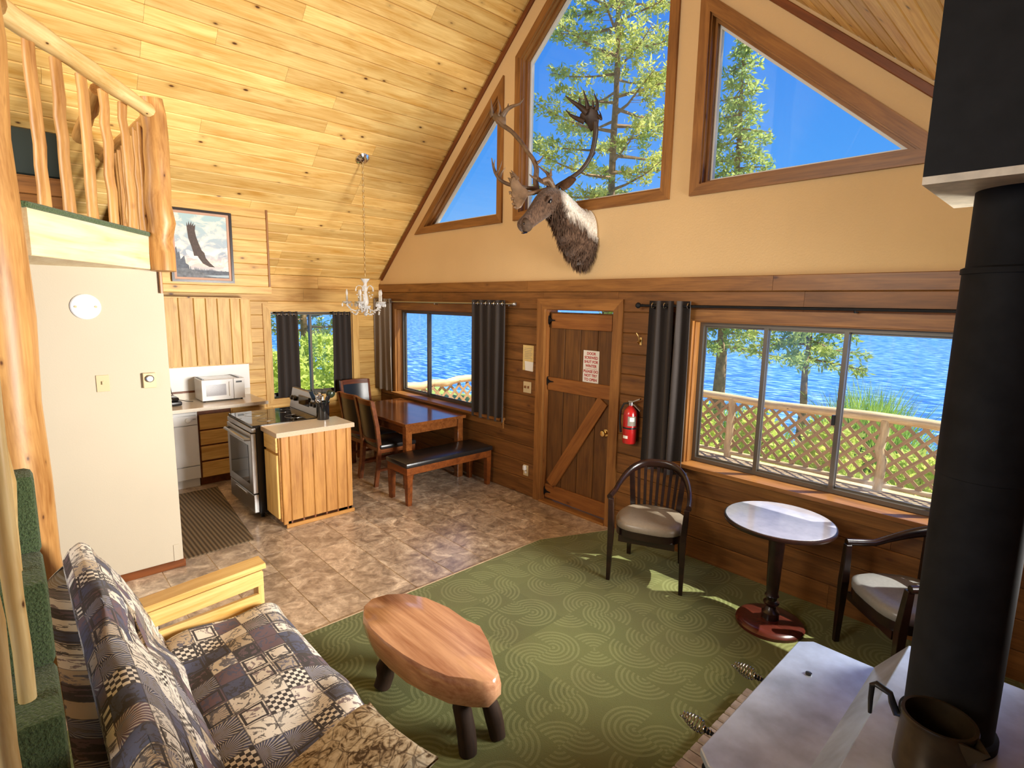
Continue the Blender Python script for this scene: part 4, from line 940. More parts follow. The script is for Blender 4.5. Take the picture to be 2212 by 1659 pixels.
MB().bb(3.05, 3.21, -.0205, -.0185, 1.385, 1.655).build('yellow_sheet', MT['oldpaper'], nt_)
MB().prism([(-.06, -.055), (.055, -.06), (.06, .04), (-.07, .045)], .0015, FM(3.15, -.0205, 1.44)).build('white_card', MT['plate'], nt_)
for k_ in range(7): MB().bb(3.075, 3.19-.01*(k_ % 3), -.0212, -.0205, 1.62-.018*k_, 1.624-.018*k_).build('text_line', MT['greyink'], nt_)
def wallplate(name, label, cat, x, z, w_, h_):
    t = thing(name, label, cat, (x, -.018, z)); MB().bb(x-w_/2, x+w_/2, -.026, -.018, z-h_/2, z+h_/2).build('cover_plate', MT['ivory'], t, bev=.002); return t
o = wallplate('switch_plate', 'ivory double switch plate below the notice', 'switch', 3.128, 1.205, .115, .12)
for a in (-.025, .025): MB().bb(3.128+a-.006, 3.128+a+.006, -.038, -.026, 1.195, 1.22).build('toggle', MT['darktrim'], o)
o = wallplate('low_outlet', 'low wall outlet left of the door casing', 'outlet', 3.135, .285, .075, .12)
for a in (-.022, .022): MB().bb(3.12, 3.15, -.029, -.026, .285+a-.012, .285+a+.012).build('socket', MT['white'], o, bev=.003)
MB().bb(3.117, 3.153, -.06, -.029, .29, .345).build('plug_in_freshener', MT['white'], o, bev=.008)
hk = thing('coat_hook', 'small metal coat hook on the boards beside the curtain', 'hook', (4.52, -.02, 1.8))
MB().tube([(4.52, -.02, 1.80), (4.52, -.045, 1.79), (4.52, -.055, 1.82), (4.505, -.075, 1.86)], .006, 8).tube([(4.52, -.03, 1.79), (4.52, -.05, 1.765), (4.52, -.07, 1.785)], .006, 8).build('hook', MT['brass'], hk, smooth=True)
MB().bb(4.508, 4.532, -.024, -.018, 1.75, 1.82).build('back_plate', MT['brass'], hk, bev=.003)
fe = thing('fire_extinguisher', 'red fire extinguisher hanging beside the plank door', 'extinguisher', (4.50, -.085, .88))
ex, ey = 4.495, -.085
MB().lathe([(0, .882), (.058, .882), (.062, .90), (.062, 1.14), (.055, 1.175), (.03, 1.205), (.02, 1.21), (.02, 1.225), (0, 1.225)], (ex, ey, 0), 24).build('cylinder', MT['red'], fe, smooth=True)
MB().lathe([(.024, 1.222), (.024, 1.25), (.012, 1.255), (0, 1.255)], (ex, ey, 0), 14).build('valve', MT['steel'], fe, smooth=True)
MB().rings([[(ex+x, ey+y, z) for y, z in ((-.012, z0), (.012, z0), (.012, z0+.01), (-.012, z0+.01))] for x, z0 in ((-.02, 1.25), (.03, 1.255), (.095, 1.285))]).build('lever', MT['steel'], fe)
MB().rings([[(ex+x, ey+y, z) for y, z in ((-.01, z0), (.01, z0), (.01, z0+.008), (-.01, z0+.008))] for x, z0 in ((-.02, 1.235), (.04, 1.225), (.10, 1.18))]).build('carry_handle', MT['steel'], fe)
MB().tube([(ex-.02, ey-.01, 1.24), (ex-.06, ey-.02, 1.23), (ex-.085, ey-.03, 1.17), (ex-.088, ey-.03, 1.07), (ex-.075, ey-.035, 1.0), (ex-.07, ey-.035, .97)], .010, 8).build('hose', MT['black'], fe, smooth=True)
MB().lathe([(.0628, 1.015), (.0628, 1.03)], (ex, ey, 0), 24).build('strap', MT['black'], fe)
def labelpatch(a0, a1, z0, z1, mat, nm):
    rs = []
    for i in range(9):
        a = math.radians(a0+(a1-a0)*i/8); rs.append([(ex+.0622*math.cos(a), ey+.0622*math.sin(a), z0), (ex+.0632*math.cos(a), ey+.0632*math.sin(a), z0), (ex+.0632*math.cos(a), ey+.0632*math.sin(a), z1), (ex+.0622*math.cos(a), ey+.0622*math.sin(a), z1)])
    MB().rings(rs).build(nm, mat, fe)
labelpatch(-75, -5, 1.045, 1.13, MT['greyink'], 'instruction_label'); labelpatch(-60, -20, 1.085, 1.12, MT['plate'], 'label_picture'); labelpatch(-115, -70, .93, .955, MT['plate'], 'small_label')
MB().bb(ex-.02, ex+.02, -.03, -.018, .95, 1.2).build('bracket', MT['steel'], fe)
# ================================================================ chairs by the window, round table, coffee slab
def armchair(loc, ang, label, seatmat):
    t = thing('armchair', label, 'chair', loc, ang, group='dark barrel-back armchairs'); M = world_of(t)
    P = lambda mb, n, m, **k: (lambda o: (setattr(o, 'matrix_basis', M), adopt(o, t)))(mb.build(n, m, **k))
    # faces +Y
    for s_ in (-1, 1):
        P(MB().rings([[(s_*.268+a*.014, .215+b*.016, 0) for a, b in ((-1, -1), (1, -1), (1, 1), (-1, 1))], [(s_*.262+a*.022, .21+b*.024, .42) for a, b in ((-1, -1), (1, -1), (1, 1), (-1, 1))], [(s_*.275+a*.018, .20+b*.018, .655) for a, b in ((-1, -1), (1, -1), (1, 1), (-1, 1))]]), 'front_leg', MT['darkwood'], bev=.004)
        P(MB().rings([[(s_*.21+a*.016, -.30+b*.016, 0) for a, b in ((-1, -1), (1, -1), (1, 1), (-1, 1))], [(s_*.20+a*.02, -.215+b*.02, .40) for a, b in ((-1, -1), (1, -1), (1, 1), (-1, 1))]]), 'rear_leg', MT['darkwood'], bev=.004)
    # bent top rail sweeping from arm to arm
    pts = []
    for i in range(25):
        a = math.pi*(i/24); u = math.cos(a); x = .285*math.copysign(abs(u)**.75, u); y = .205-.49*math.sin(a)**.8; z = .665+.165*max(0, math.sin(a)-.25)/.75
        pts.append((x, y, z))
    wd_ = [.9+1.4*max(0, math.sin(math.pi*i/24)-.3) for i in range(25)]
    P(MB().tube(pts, [.022+.018*max(0, math.sin(math.pi*i/24)-.35)/.65 for i in range(25)], 10, flat=((0, 0, 1), [.95-.35*math.sin(math.pi*i/24) for i in range(25)])), 'arm_rail', MT['darkwood'], smooth=60)
    for i in range(9):
        u = (i-4)/4; xt = u*.205; yt = -.28+.055*u*u; xb = u*.175; yb = -.225+.03*u*u; w_ = .011 if abs(u) < .9 else .02
        P(MB().rings([[(xb+a*w_, yb+b*.008, .44) for a, b in ((-1, -1), (1, -1), (1, 1), (-1, 1))], [(xt+a*w_, yt+b*.008, .80) for a, b in ((-1, -1), (1, -1), (1, 1), (-1, 1))]]), 'back_spindle', MT['darkwood'])
    seat = []
    for z, k_ in ((.425, .97), (.44, 1.0), (.475, 1.0), (.492, .9), (.498, .6)):
        rg_ = []
        for i in range(28):
            a = 2*math.pi*i/28; c_, s2 = math.cos(a), math.sin(a); x = .255*math.copysign(abs(c_)**.6, c_); y = -.005+.245*math.copysign(abs(s2)**.6, s2); x *= (1 if s2 > 0 else 1-.18*abs(s2))
            rg_.append((x*k_, y*k_, z))
        seat.append(rg_)
    P(MB().rings(seat), 'seat', seatmat, smooth=60)
    P(MB().rings([[(x*.99, y*.99, z) for x, y, _ in seat[1]] for z in (.375, .43)]), 'seat_frame', MT['darkwood'], smooth=True)
    P(MB().bb(-.205, .205, .196, .214, .33, .38), 'front_rail', MT['darkwood'])
    return t
armchair((5.045, -.545, 0), math.atan2(-.40, -.91), 'dark slat-back armchair in front of the curtain', MT['greyvinyl'])
armchair((6.665, -.42, 0), math.atan2(.70, -.71), 'dark armchair half hidden behind the stove pipe', MT['blueseat'])
rt_ = thing('round_table', 'round pedestal table with grey top under the wide window', 'table', (5.965, -.515, 0))
rc = (5.965, -.515, 0)
MB().lathe([(0, .712), (.31, .712), (.33, .716), (.335, .726), (.333, .738), (.328, .742), (.0, .742)], rc, 64).build('table_edge', MT['darkwood'], rt_, smooth=True)
MB().lathe([(0, .742), (.322, .742), (.322, .7445), (0, .7445)], rc, 64).build('table_top', MT['tabletop'], rt_)
MB().lathe([(0, .055), (.055, .055), (.055, .10), (.04, .115), (.03, .14), (.048, .16), (.05, .17), (.032, .185), (.034, .205), (.045, .215), (.036, .235), (.040, .30), (.050, .62), (.055, .66), (.09, .70), (.09, .713), (0, .713)], rc, 24).build('pedestal', MT['darkwood'], rt_, smooth=True)
MB().lathe([(0, .0), (.205, .0), (.212, .008), (.212, .028), (.20, .042), (.17, .05), (.06, .058), (0, .058)], rc, 48).build('base', MT['redwood'], rt_, smooth=True)
# slab coffee table
ct_ = thing('coffee_table', 'live-edge log slab coffee table with glossy top on the carpet', 'table', (5.13, -2.6, 0))
ZT = .43
op = [(785, 1330), (786, 1308), (803, 1292), (835, 1283), (875, 1281), (920, 1290), (970, 1312), (1010, 1340), (1038, 1352), (1056, 1385), (1068, 1425), (1078, 1455), (1063, 1470), (1040, 1472), (1022, 1468), (970, 1462), (915, 1440), (870, 1414), (830, 1385), (800, 1357)]
top = [un(x, y, Z=ZT) for x, y in op]
ce = sum((Vector((p.x, p.y, 0)) for p in top), Vector())/len(top)
def sc_ring(k_, z, dz=0, sh=(0, 0)): return [Vector((ce.x+(p.x-ce.x)*k_+sh[0], ce.y+(p.y-ce.y)*k_+sh[1], z+dz*math.sin(i*2.1))) for i, p in enumerate(top)]
sb = MB().rings([sc_ring(.80, ZT-.15), sc_ring(.93, ZT-.145, .004, (.012, 0)), sc_ring(1.0, ZT-.09, .006, (.015, 0)), sc_ring(1.02, ZT-.04, .004, (.006, 0)), sc_ring(1.0, ZT-.006), sc_ring(.985, ZT), sc_ring(.5, ZT+.001)]).build('slab_top', MT['slab'], ct_, smooth=50)
for i, (x0, y0, x1, y1, r) in enumerate(((4.79, -2.74, 4.83, -2.70, .05), (5.45, -2.665, 5.40, -2.66, .045), (5.475, -2.50, 5.42, -2.54, .042), (4.80, -2.47, 4.85, -2.52, .045))):
    log('leg', (x0, y0, .01), (x1, y1, ZT-.135), r*.95, r, MT['legdark'], ct_, 80+i, 6, 12, .3)
# ================================================================ futon sofa
fs_ = thing('futon_sofa', 'wooden futon sofa in lodge patchwork print', 'sofa', (5.25, -3.55, 0))
def pad(name, x0, x1, path, thick, mat, parent, seed=1, puff=.012, nx=40):
    """a stuffed mattress: 'path' is its upper side profile in (y, z); thickness below it; rounded ends; print mapped along it"""
    r = random.Random(seed); P_ = [Vector(p) for p in path]; L = [0]
    for a, b in zip(P_, P_[1:]): L.append(L[-1]+(b-a).length)
    V, F, U = [], [], []; m = len(P_); ring_n = None
    prof = []          # closed cross-section: top path, rounded end, bottom path
    nrm = []
    for i in range(m):
        t = (P_[min(i+1, m-1)]-P_[max(i-1, 0)]).normalized(); nrm.append(Vector((t.y, -t.x)))
    topn = [(P_[i], L[i]) for i in range(m)]
    h = thick/2; mid = [P_[i]+nrm[i]*h for i in range(m)]
    t1 = (P_[-1]-P_[-2]).normalized(); t0 = (P_[0]-P_[1]).normalized()
    sec = list(topn)
    for k in range(1, 7):
        a = math.pi*k/7; sec.append((mid[-1]-nrm[-1]*h*math.cos(a)+t1*h*math.sin(a)*.75, L[-1]+h*a))
    base = L[-1]+h*math.pi
    for i in range(m-1, -1, -1): sec.append((P_[i]+nrm[i]*thick, base+(L[-1]-L[i])))
    b2 = base+L[-1]
    for k in range(1, 7):
        a = math.pi*k/7; sec.append((mid[0]+nrm[0]*h*math.cos(a)+t0*h*math.sin(a)*.75, b2+h*a))
    n = len(sec); cs = [sum((s_[0].x for s_ in sec))/n, sum((s_[0].y for s_ in sec))/n]
    def near_mid(p):
        return min(mid, key=lambda q: (q-p).length)
    xs = []
    for k in range(5): xs.append((x0+.05*(1-math.cos(math.pi/2*k/4)), math.sin(math.pi/2*(k/4))**.6 if k else .25))
    for k in range(1, nx): xs.append((x0+.05+(x1-x0-.1)*k/nx, 1.0))
    for k in range(4, -1, -1): xs.append((x1-.05*(1-math.cos(math.pi/2*k/4)), math.sin(math.pi/2*(k/4))**.6 if k else .25))
    for j, (x, k_) in enumerate(xs):
        for i, (p, u) in enumerate(sec):
            q = near_mid(p); d = p-q; pu = puff*(math.sin(x*7.3+i*.31+seed)*.6+math.sin(x*13.1+u*17)*.4) if i < m else 0
            pp = q+d*k_*(1+pu/max(d.length, .02)); V.append((x, pp.x, pp.y)); U.append((x, u))
    J = len(xs)
    for j in range(J-1):
        for i in range(n): F.append((j*n+i, j*n+(i+1) % n, (j+1)*n+(i+1) % n, (j+1)*n+i))
    F += [tuple(range(n-1, -1, -1)), tuple((J-1)*n+i for i in range(n))]
    me = bpy.data.meshes.new(name); me.from_pydata(V, [], F); uv = me.uv_layers.new(name='UVMap')
    tot = sec[-1][1]+.02
    for p in me.polygons:
        p.use_smooth = True
        us = [U[me.loops[l].vertex_index] for l in p.loop_indices]; mx = max(u[1] for u in us)
        for l in p.loop_indices:
            x, u = U[me.loops[l].vertex_index]
            if len(us) == 4 and mx > tot*.8 and u < tot*.1: u += tot
            if len(us) > 4: u = V[me.loops[l].vertex_index][2]; x = V[me.loops[l].vertex_index][1]
            uv.data[l].uv = (x, u)
    bm = bmesh.new(); bm.from_mesh(me); bmesh.ops.recalc_face_normals(bm, faces=bm.faces); bm.to_mesh(me); bm.free()
    me.materials.append(mat); o = bpy.data.objects.new(name, me); C.objects.link(o); adopt(o, parent); return o
def smoothpath(pts, n=6):
    P_ = [Vector(p) for p in pts]; out = []
    for i in range(len(P_)-1):
        p0, p1, p2, p3 = P_[max(i-1, 0)], P_[i], P_[i+1], P_[min(i+2, len(P_)-1)]
        for k in range(n):
            t = k/n; out.append(.5*((2*p1)+(-p0+p2)*t+(2*p0-5*p1+4*p2-p3)*t*t+(-p0+3*p1-3*p2+p3)*t**3))
    out.append(P_[-1]); return [tuple(p) for p in out]
pad('seat_mattress', 4.265, 6.35, smoothpath([(-3.64, .425), (-3.5, .445), (-3.3, .455), (-3.17, .445), (-3.105, .40)]), .17, MT['sofa'], fs_, 1, .02)
pad('back_mattress', 4.05, 6.35, smoothpath([(-3.955, .915), (-3.905, .95), (-3.855, .905), (-3.79, .77), (-3.715, .61), (-3.64, .46)]), .225, MT['sofa'], fs_, 2, .02)
def futon_arm(x):
    a = board('arm_rest', (x, -3.76, .575), (x, -3.135, .625), (0, 0, 1), .125, .028, MT['futon'], fs_, ch=.006)
    board('arm_skirt', (x+.045, -3.74, .53), (x+.045, -3.155, .575), (1, 0, 0), .085, .02, MT['futon'], fs_, ch=.003)
    board('lower_rail', (x+.03, -3.80, .40), (x+.03, -3.17, .43), (1, 0, 0), .10, .025, MT['futon'], fs_, ch=.004)
    board('front_post', (x, -3.175, .0), (x, -3.175, .60), (0, 1, 0), .085, .03, MT['futon'], fs_, ch=.004)
    board('back_post', (x, -3.80, .0), (x, -3.80, .56), (0, -1, 0), .085, .03, MT['futon'], fs_, ch=.004)
futon_arm(4.185); futon_arm(6.43)
board('front_beam', (4.21, -3.19, .21), (6.40, -3.19, .21), (0, 1, 0), .1, .03, MT['futon'], fs_)
board('back_beam', (4.21, -3.78, .21), (6.40, -3.78, .21), (0, -1, 0), .1, .03, MT['futon'], fs_)
for i in range(7): board('seat_slat', (4.4+i*.3, -3.76, .262), (4.4+i*.3, -3.19, .262), (0, 0, 1), .07, .018, MT['futon'], fs_)
pl_ = MB(); n = 14; V = []
for s_ in (1, -1):
    for i in range(n+1):
        for j in range(n+1):
            u, v = i/n*2-1, j/n*2-1; k_ = (max(0, 1-u**4)*max(0, 1-v**4))**.5; cu_ = 1-.10*(1-abs(u*v))*0; pin = 1-.07*(1-abs(v)**2)*abs(u)**6; pin2 = 1-.07*(1-abs(u)**2)*abs(v)**6
            V.append((u*.21*pin, v*.21*pin2, s_*(.075*k_+.004)))
F = []
for s_ in (0, 1):
    b0 = s_*(n+1)**2
    for i in range(n):
        for j in range(n):
            a = b0+i*(n+1)+j; F.append((a, a+n+1, a+n+2, a+1) if s_ == 0 else (a, a+1, a+n+2, a+n+1))
po_ = pl_.add(V, F).build('throw_pillow', MT['pillow'], smooth=True, merge=False)
po_.matrix_basis = Matrix.Translation((5.735, -3.385, .56)) @ rot('Z', 4) @ rot('X', 14) @ rot('Y', -6); tag(po_, 'cream leaf-print throw pillow on the futon seat', 'pillow')
# ================================================================ wood stove
sv = thing('wood_stove', 'stepped black iron wood stove with coil handles', 'stove', (6.87, -2.08, 0))
ya, yb = -2.565, -1.6; c5 = .05
low = [(6.49, ya+c5), (6.545, ya), (6.80, ya), (6.80, yb), (6.535, yb), (6.49, yb-c5)]
MB().prism(low, .03, Matrix.Translation((0, 0, .62))).build('lower_top_plate', MT['stovetop'], sv, bev=.004)
MB().add([(6.765, ya, .65), (6.765, yb, .65), (6.868, yb, .80), (6.868, ya, .80), (6.79, ya, .62), (6.79, yb, .62), (6.868, yb, .765), (6.868, ya, .765)], [(0, 1, 2, 3), (7, 6, 5, 4), (0, 4, 5, 1), (3, 2, 6, 7), (0, 3, 7, 4), (1, 5, 6, 2)]).build('step_plate', MT['stovetop'], sv, bev=.003)
MB().bb(6.866, 7.30, ya, yb, .77, .80).build('upper_top_plate', MT['stovetop'], sv, bev=.004)
MB().bb(6.52, 7.28, ya+.03, yb-.03, .17, .62).bb(6.875, 7.28, ya+.03, yb-.03, .62, .77).build('firebox', MT['blackmetal'], sv)
MB().lathe([(.012, 0), (.012, .006), (0, .008)], (6.60, -1.85, .65), 12).build('bolt', MT['black'], sv)
for y0, y1, hy in ((-2.50, -2.10, -2.30), (-2.06, -1.66, -1.86)):
    d_ = MB().bb(6.49, 6.52, y0, y1, .24, .58).build('stove_door', MT['blackmetal'], sv, bev=.006)
    a = Vector((6.49, hy, .53)); b = Vector((6.305, hy+.01, .535)); dv = (b-a)
    MB().tube([a, a.lerp(b, .5)], .008, 8).build('handle_rod', MT['blackmetal'], d_)
    q = dv.normalized().to_track_quat('Z', 'Y').to_matrix(); cp_ = []; rd = []; T = 10
    for i in range(T*12+1):
        t = i/(T*12); r = .008+.018*math.sin(min(1, t*1.08)*math.pi*.93)**1.2 if t > .25 else .010+.006*t; an = t*T*2*math.pi
        cp_.append(a.lerp(b, .35)+q @ Vector((r*math.cos(an), r*math.sin(an), t*.125)))
    MB().tube(cp_, .0026, 5).build('coil_handle', MT['coil'], d_, smooth=True)
for x in (6.56, 7.22):
    for y in (ya+.08, yb-.08): MB().bb(x-.035, x+.035, y-.035, y+.035, .065, .17).build('leg', MT['blackmetal'], sv)
board('ash_ledge', (6.44, ya+.06, .185), (6.44, yb-.06, .185), (0, 0, 1), .16, .02, MT['stovetop'], sv)
fp = thing('stove_pipe', 'wide black stove pipe rising from the wood stove', 'stove pipe', (7.05, -2.03, .8))
PX, PY, PR = 7.047, -2.03, .112
MB().lathe([(PR+.012, .80), (PR+.012, .825), (PR, .83), (PR, 1.62), (PR+.002, 1.622), (PR+.002, 2.20)], (PX, PY, 0), 48).build('lower_section', MT['pipe'], fp, smooth=True)
MB().lathe([(PR+.006, 2.20), (PR+.006, 2.215), (PR-.004, 2.22), (PR-.004, 2.43)], (PX, PY, 0), 48).build('upper_section', MT['pipe'], fp, smooth=True)
bx = thing('flue_box', 'square black flue support box dropping from the sloped ceiling', 'flue box', (PX, PY, 2.45))
bx0, bx1, by0, by1, bz = 6.858, 7.235, -2.27, -1.80, 2.425
zc = lambda x: EAVE+RP*(W-x)-.01
MB().add([(bx0, by0, bz+.02), (bx1, by0, bz+.02), (bx1, by1, bz+.02), (bx0, by1, bz+.02), (bx0, by0, zc(bx0)), (bx1, by0, zc(bx1)), (bx1, by1, zc(bx1)), (bx0, by1, zc(bx0))], [(0, 1, 2, 3), (7, 6, 5, 4), (0, 4, 5, 1), (1, 5, 6, 2), (2, 6, 7, 3), (3, 7, 4, 0)]).build('box_sides', MT['blackmetal'], bx)
MT['boxtrim'] = plain('bare metal trim', lin('cfc3ae'), .5, .2, nz=.2, nscale=20)
MB().bb(bx0, bx1, by0, by1, bz, bz+.02).build('trim_plate', MT['boxtrim'], bx)
kt = thing('pitcher', 'brown metal pitcher with black handle on the stove top', 'pitcher', (7.05, -2.29, .8))
kx, ky = 7.052, -2.285; KT = .985
MB().lathe([(0, .803), (.088, .803), (.092, .815), (.090, .88), (.084, KT-.02), (.088, KT-.008), (.086, KT), (.078, KT), (.076, KT-.02), (.082, .88), (.082, .83), (0, .82)], (kx, ky, 0), 40).build('pitcher_body', MT['kettle'], kt, smooth=True)
hd = Vector((-.62, .10, 0)).normalized()
K0 = Vector((kx, ky, 0)); hp = [K0+hd*r+Vector((0, 0, z)) for r, z in ((.082, .935), (.098, .928), (.112, .955), (.120, .978), (.158, .985), (.168, .975), (.168, .93), (.165, .885))]
MB().tube(hp, [.009, .011, .010, .009, .010, .010, .009, .007], 8, flat=((0, .3, .9), .8)).build('pitcher_handle', MT['black'], kt, smooth=True)
sp_d = Vector((.75, -.45, 0)).normalized(); sd = Vector((-sp_d.y, sp_d.x, 0))
MB().add([K0+sp_d*.08+sd*.035+Vector((0, 0, KT-.004)), K0+sp_d*.08-sd*.035+Vector((0, 0, KT-.004)), K0+sp_d*.135+Vector((0, 0, KT-.002)), K0+sp_d*.086+Vector((0, 0, KT-.075)), K0+sp_d*.075+sd*.03+Vector((0, 0, KT-.004)), K0+sp_d*.075-sd*.03+Vector((0, 0, KT-.004)), K0+sp_d*.125+Vector((0, 0, KT-.004)), K0+sp_d*.08+Vector((0, 0, KT-.07))], [(0, 2, 3), (1, 3, 2), (4, 7, 6), (5, 6, 7), (0, 4, 6, 2), (1, 2, 6, 5)]).build('spout', MT['kettle'], kt)
# brick hearth
hr = MB().bb(6.16, W-.02, -3.3, -1.28, .0, .03).build('hearth', MT['hgrout']); tag(hr, 'low brick hearth under the wood stove', 'hearth', kind='structure')
MT['brick'] = plain('hearth brick', lin('a89c92'), .6, nz=.2, nscale=20, bump=.2)
y = -3.28
while y < -1.34:
    board('brick', (6.165, y+.032, .03), (6.365, y+.032, .03), (0, 0, 1), .062, .035, MT['brick'], hr, ch=.006); y += .068
for r in range(9):
    yy = -3.27+r*.215
    for c_ in range(11): board('brick', (6.375+.105*c_+.05, yy+.003, .03), (6.375+.105*c_+.05, yy+.208, .03), (0, 0, 1), .099, .033, MT['brick'], hr, ch=.006)
# ================================================================ caribou head mount
cb = thing('caribou_mount', 'mounted caribou head with wide antlers on the plaster gable', 'mounted head', (3.84, 0, 2.72))
def fur_mat():
    m = NT('caribou hide'); m.set(rough=.9, spec=.1, sheen=.3); g = m.new('NewGeometry'); s = m.new('SeparateXYZ'); m.L(g.outputs['Position'], s.inputs[0])
    n = m.noise(m.world((1, 1, .35)), 14, 5, .65, 1.0); n2 = m.noise(m.world((3, 3, .8)), 40, 3)
    # white cape over the nape and shoulder, brown face, throat and brisket
    zz_ = m.math('SUBTRACT', s.outputs[2], m.math('MULTIPLY', m.math('ADD', s.outputs[1], .0), -.72))     # z + .72*y
    t = m.math('ADD', zz_, m.math('MULTIPLY', m.math('SUBTRACT', n, .5), .22))
    w_ = m.ramp(t, [(.0, (0, 0, 0)), (1, (1, 1, 1))]); wm = m.new('MapRange'); wm.inputs[1].default_value = 2.60; wm.inputs[2].default_value = 2.70; m.L(t, wm.inputs[0])
    face = m.new('MapRange'); face.inputs[1].default_value = -.40; face.inputs[2].default_value = -.34; m.L(m.math('ADD', s.outputs[1], m.math('MULTIPLY', m.math('SUBTRACT', n, .5), .1)), face.inputs[0])
    brown = m.ramp(n2, [(.3, lin('33231a')), (.7, lin('6c5240'))]); white = m.ramp(n2, [(.3, lin('b8a893')), (.65, lin('efe8de'))])
    m.col(m.mix(m.math('MULTIPLY', wm.outputs[0], face.outputs[0]), brown, white)); m.bump(n2, .8, .01); return m.m
MT['fur'] = fur_mat()
MT['darkfur'] = plain('dark brown hide', lin('4a3424'), .9, nz=.35, nscale=40, bump=.4, spec=.1)
def ell(c, ax, up, a, b, n=20, p=2.0):
    c = Vector(c); ax = Vector(ax).normalized(); up = Vector(up); up = (up-ax*up.dot(ax)).normalized(); sd = ax.cross(up); out = []
    for i in range(n):
        t = 2*math.pi*i/n; co, si = math.cos(t), math.sin(t); out.append(c+sd*a*math.copysign(abs(co)**(2/p), co)+up*b*math.copysign(abs(si)**(2/p), si))
    return out
# one continuous bust: shoulder plate on the wall, neck, poll, brow, muzzle, nose
sect = [  # centre, axis, half-width, half-height
    ((3.84, -.000, 2.705), (0, -1, .02), .150, .262), ((3.84, -.03, 2.705), (0, -1, .05), .162, .272), ((3.838, -.09, 2.715), (0, -1, .25), .158, .250),
    ((3.832, -.16, 2.765), (0, -1, .55), .142, .215), ((3.822, -.225, 2.835), (0, -.9, .8), .126, .180), ((3.808, -.285, 2.915), (-.05, -.8, .75), .112, .150),
    ((3.795, -.345, 2.975), (-.06, -.9, .45), .103, .128), ((3.785, -.405, 3.005), (-.06, -1, .0), .100, .122), ((3.775, -.46, 2.990), (-.06, -1, -.45), .098, .118),
    ((3.768, -.515, 2.945), (-.06, -.9, -.75), .088, .108), ((3.760, -.57, 2.890), (-.06, -.9, -.8), .070, .090), ((3.753, -.625, 2.838), (-.06, -.9, -.8), .058, .076),
    ((3.746, -.675, 2.795), (-.06, -.9, -.75), .054, .068), ((3.741, -.715, 2.765), (-.06, -.9, -.7), .055, .066), ((3.737, -.745, 2.743), (-.06, -.9, -.7), .046, .056), ((3.735, -.76, 2.733), (-.06, -.9, -.7), .022, .030)]
rs = []
upv = Vector((0, -.2, 1))
for c_, ax, a, b in sect:
    A = Vector(ax).normalized(); u = Vector((0, 0, 1)) if abs(A.z) < .4 else Vector((0, 1 if A.z > 0 else -1, 1)) if A.z > 0 else Vector((0, -1, 1.0))
    rs.append(ell(c_, ax, u, a, b, 24, 2.15))
bust = MB().rings(rs).build('head_and_neck', MT['fur'], cb, smooth=80, sub=1)
H = lambda f, d, s_=0: Vector((3.785, -.43, 3.0))+Vector((-.06, -.77, -.64))*f+Vector((0, -.64, .77))*d+Vector((1, -.06, 0))*s_   # head frame: forward f, up d, side s
nz_ = MB().rings([ell(H(f, d), (-.06, -.77, -.64), (0, -.64, .77), a, b, 16, 2.3) for f, d, a, b in ((.335, .0, .050, .058), (.36, -.002, .058, .064), (.39, -.004, .056, .060), (.415, -.008, .04, .044), (.422, -.01, .015, .02))]).build('muzzle', MT['muzzle'], cb, smooth=80, sub=1)
for s_ in (-1, 1):
    MB().lathe([(0, -.006), (.012, -.004), (.016, 0), (.012, .004), (0, .006)], H(.395, .028, s_*.032), 12, Vector((s_*.8, -.5, .1)).to_track_quat('Z', 'Y').to_matrix().to_4x4()).build('nostril', MT['eye'], cb, smooth=True)
    MB().lathe([(0, -.022), (.016, -.016), (.022, 0), (.016, .016), (0, .022)], H(.085, .038, s_*.080), 14).build('eye', MT['eye'], cb, smooth=True)
    MB().tube([H(.05, .05, s_*.088), H(.085, .066, s_*.092), H(.125, .052, s_*.082)], [.006, .011, .006], 8).build('eyelid', MT['fur'], cb, smooth=True)
    e0 = H(-.09, .045, s_*.082); e1 = H(-.215, .05, s_*.165)
    sdv = Vector((0, -.5, -.3))
    MB().tube([e0, e0.lerp(e1, .3)+Vector((0, 0, .015)), e0.lerp(e1, .65)+Vector((0, 0, .02)), e1], [.026, .048, .044, .008], 10, flat=((0, .3, 1), [.9, .6, .55, .4])).build('ear', MT['darkfur'], cb, smooth=True)
MB().tube([H(.42, -.045, -.035), H(.435, -.04, 0), H(.42, -.045, .035)], .006, 6).build('mouth_line', MT['eye'], cb, smooth=True)
# shaggy throat mane and brisket: locks of hair
mn = MB(); rr = random.Random(8)
for k in range(1100):
    i = rr.randint(0, 6); f_ = rr.random(); c_, ax, a, b = sect[i]; c2, _, a2, b2 = sect[i+1]
    cc_ = Vector(c_).lerp(Vector(c2), f_); t = rr.uniform(math.pi*1.0, math.pi*2.0); rg_ = ell(cc_, ax, (0, 0, 1) if i < 3 else (0, 1, 1), (a+(a2-a)*f_)*.97, (b+(b2-b)*f_)*.97, 64, 2.15)
    p = rg_[int(t/(2*math.pi)*64) % 64]; lo_ = max(0, -math.sin(t)); L = rr.uniform(.03, .06)+.05*lo_*rr.random(); d = (Vector((rr.uniform(-.25, .25), .10+rr.uniform(-.3, .2), -1))+(p-cc_).normalized()*.22).normalized()
    if p.y+d.y*L > -.01: continue
    w_ = rr.uniform(.005, .010); s1 = d.orthogonal().normalized(); s2 = d.cross(s1)
    mn.add([p+s1*w_, p-s1*w_*.5+s2*w_*.8, p-s1*w_*.5-s2*w_*.8, p+d*L], [(0, 1, 3), (1, 2, 3), (2, 0, 3)])
mo = mn.build('throat_mane', MT['fur'], cb); mo['kind'] = 'stuff'
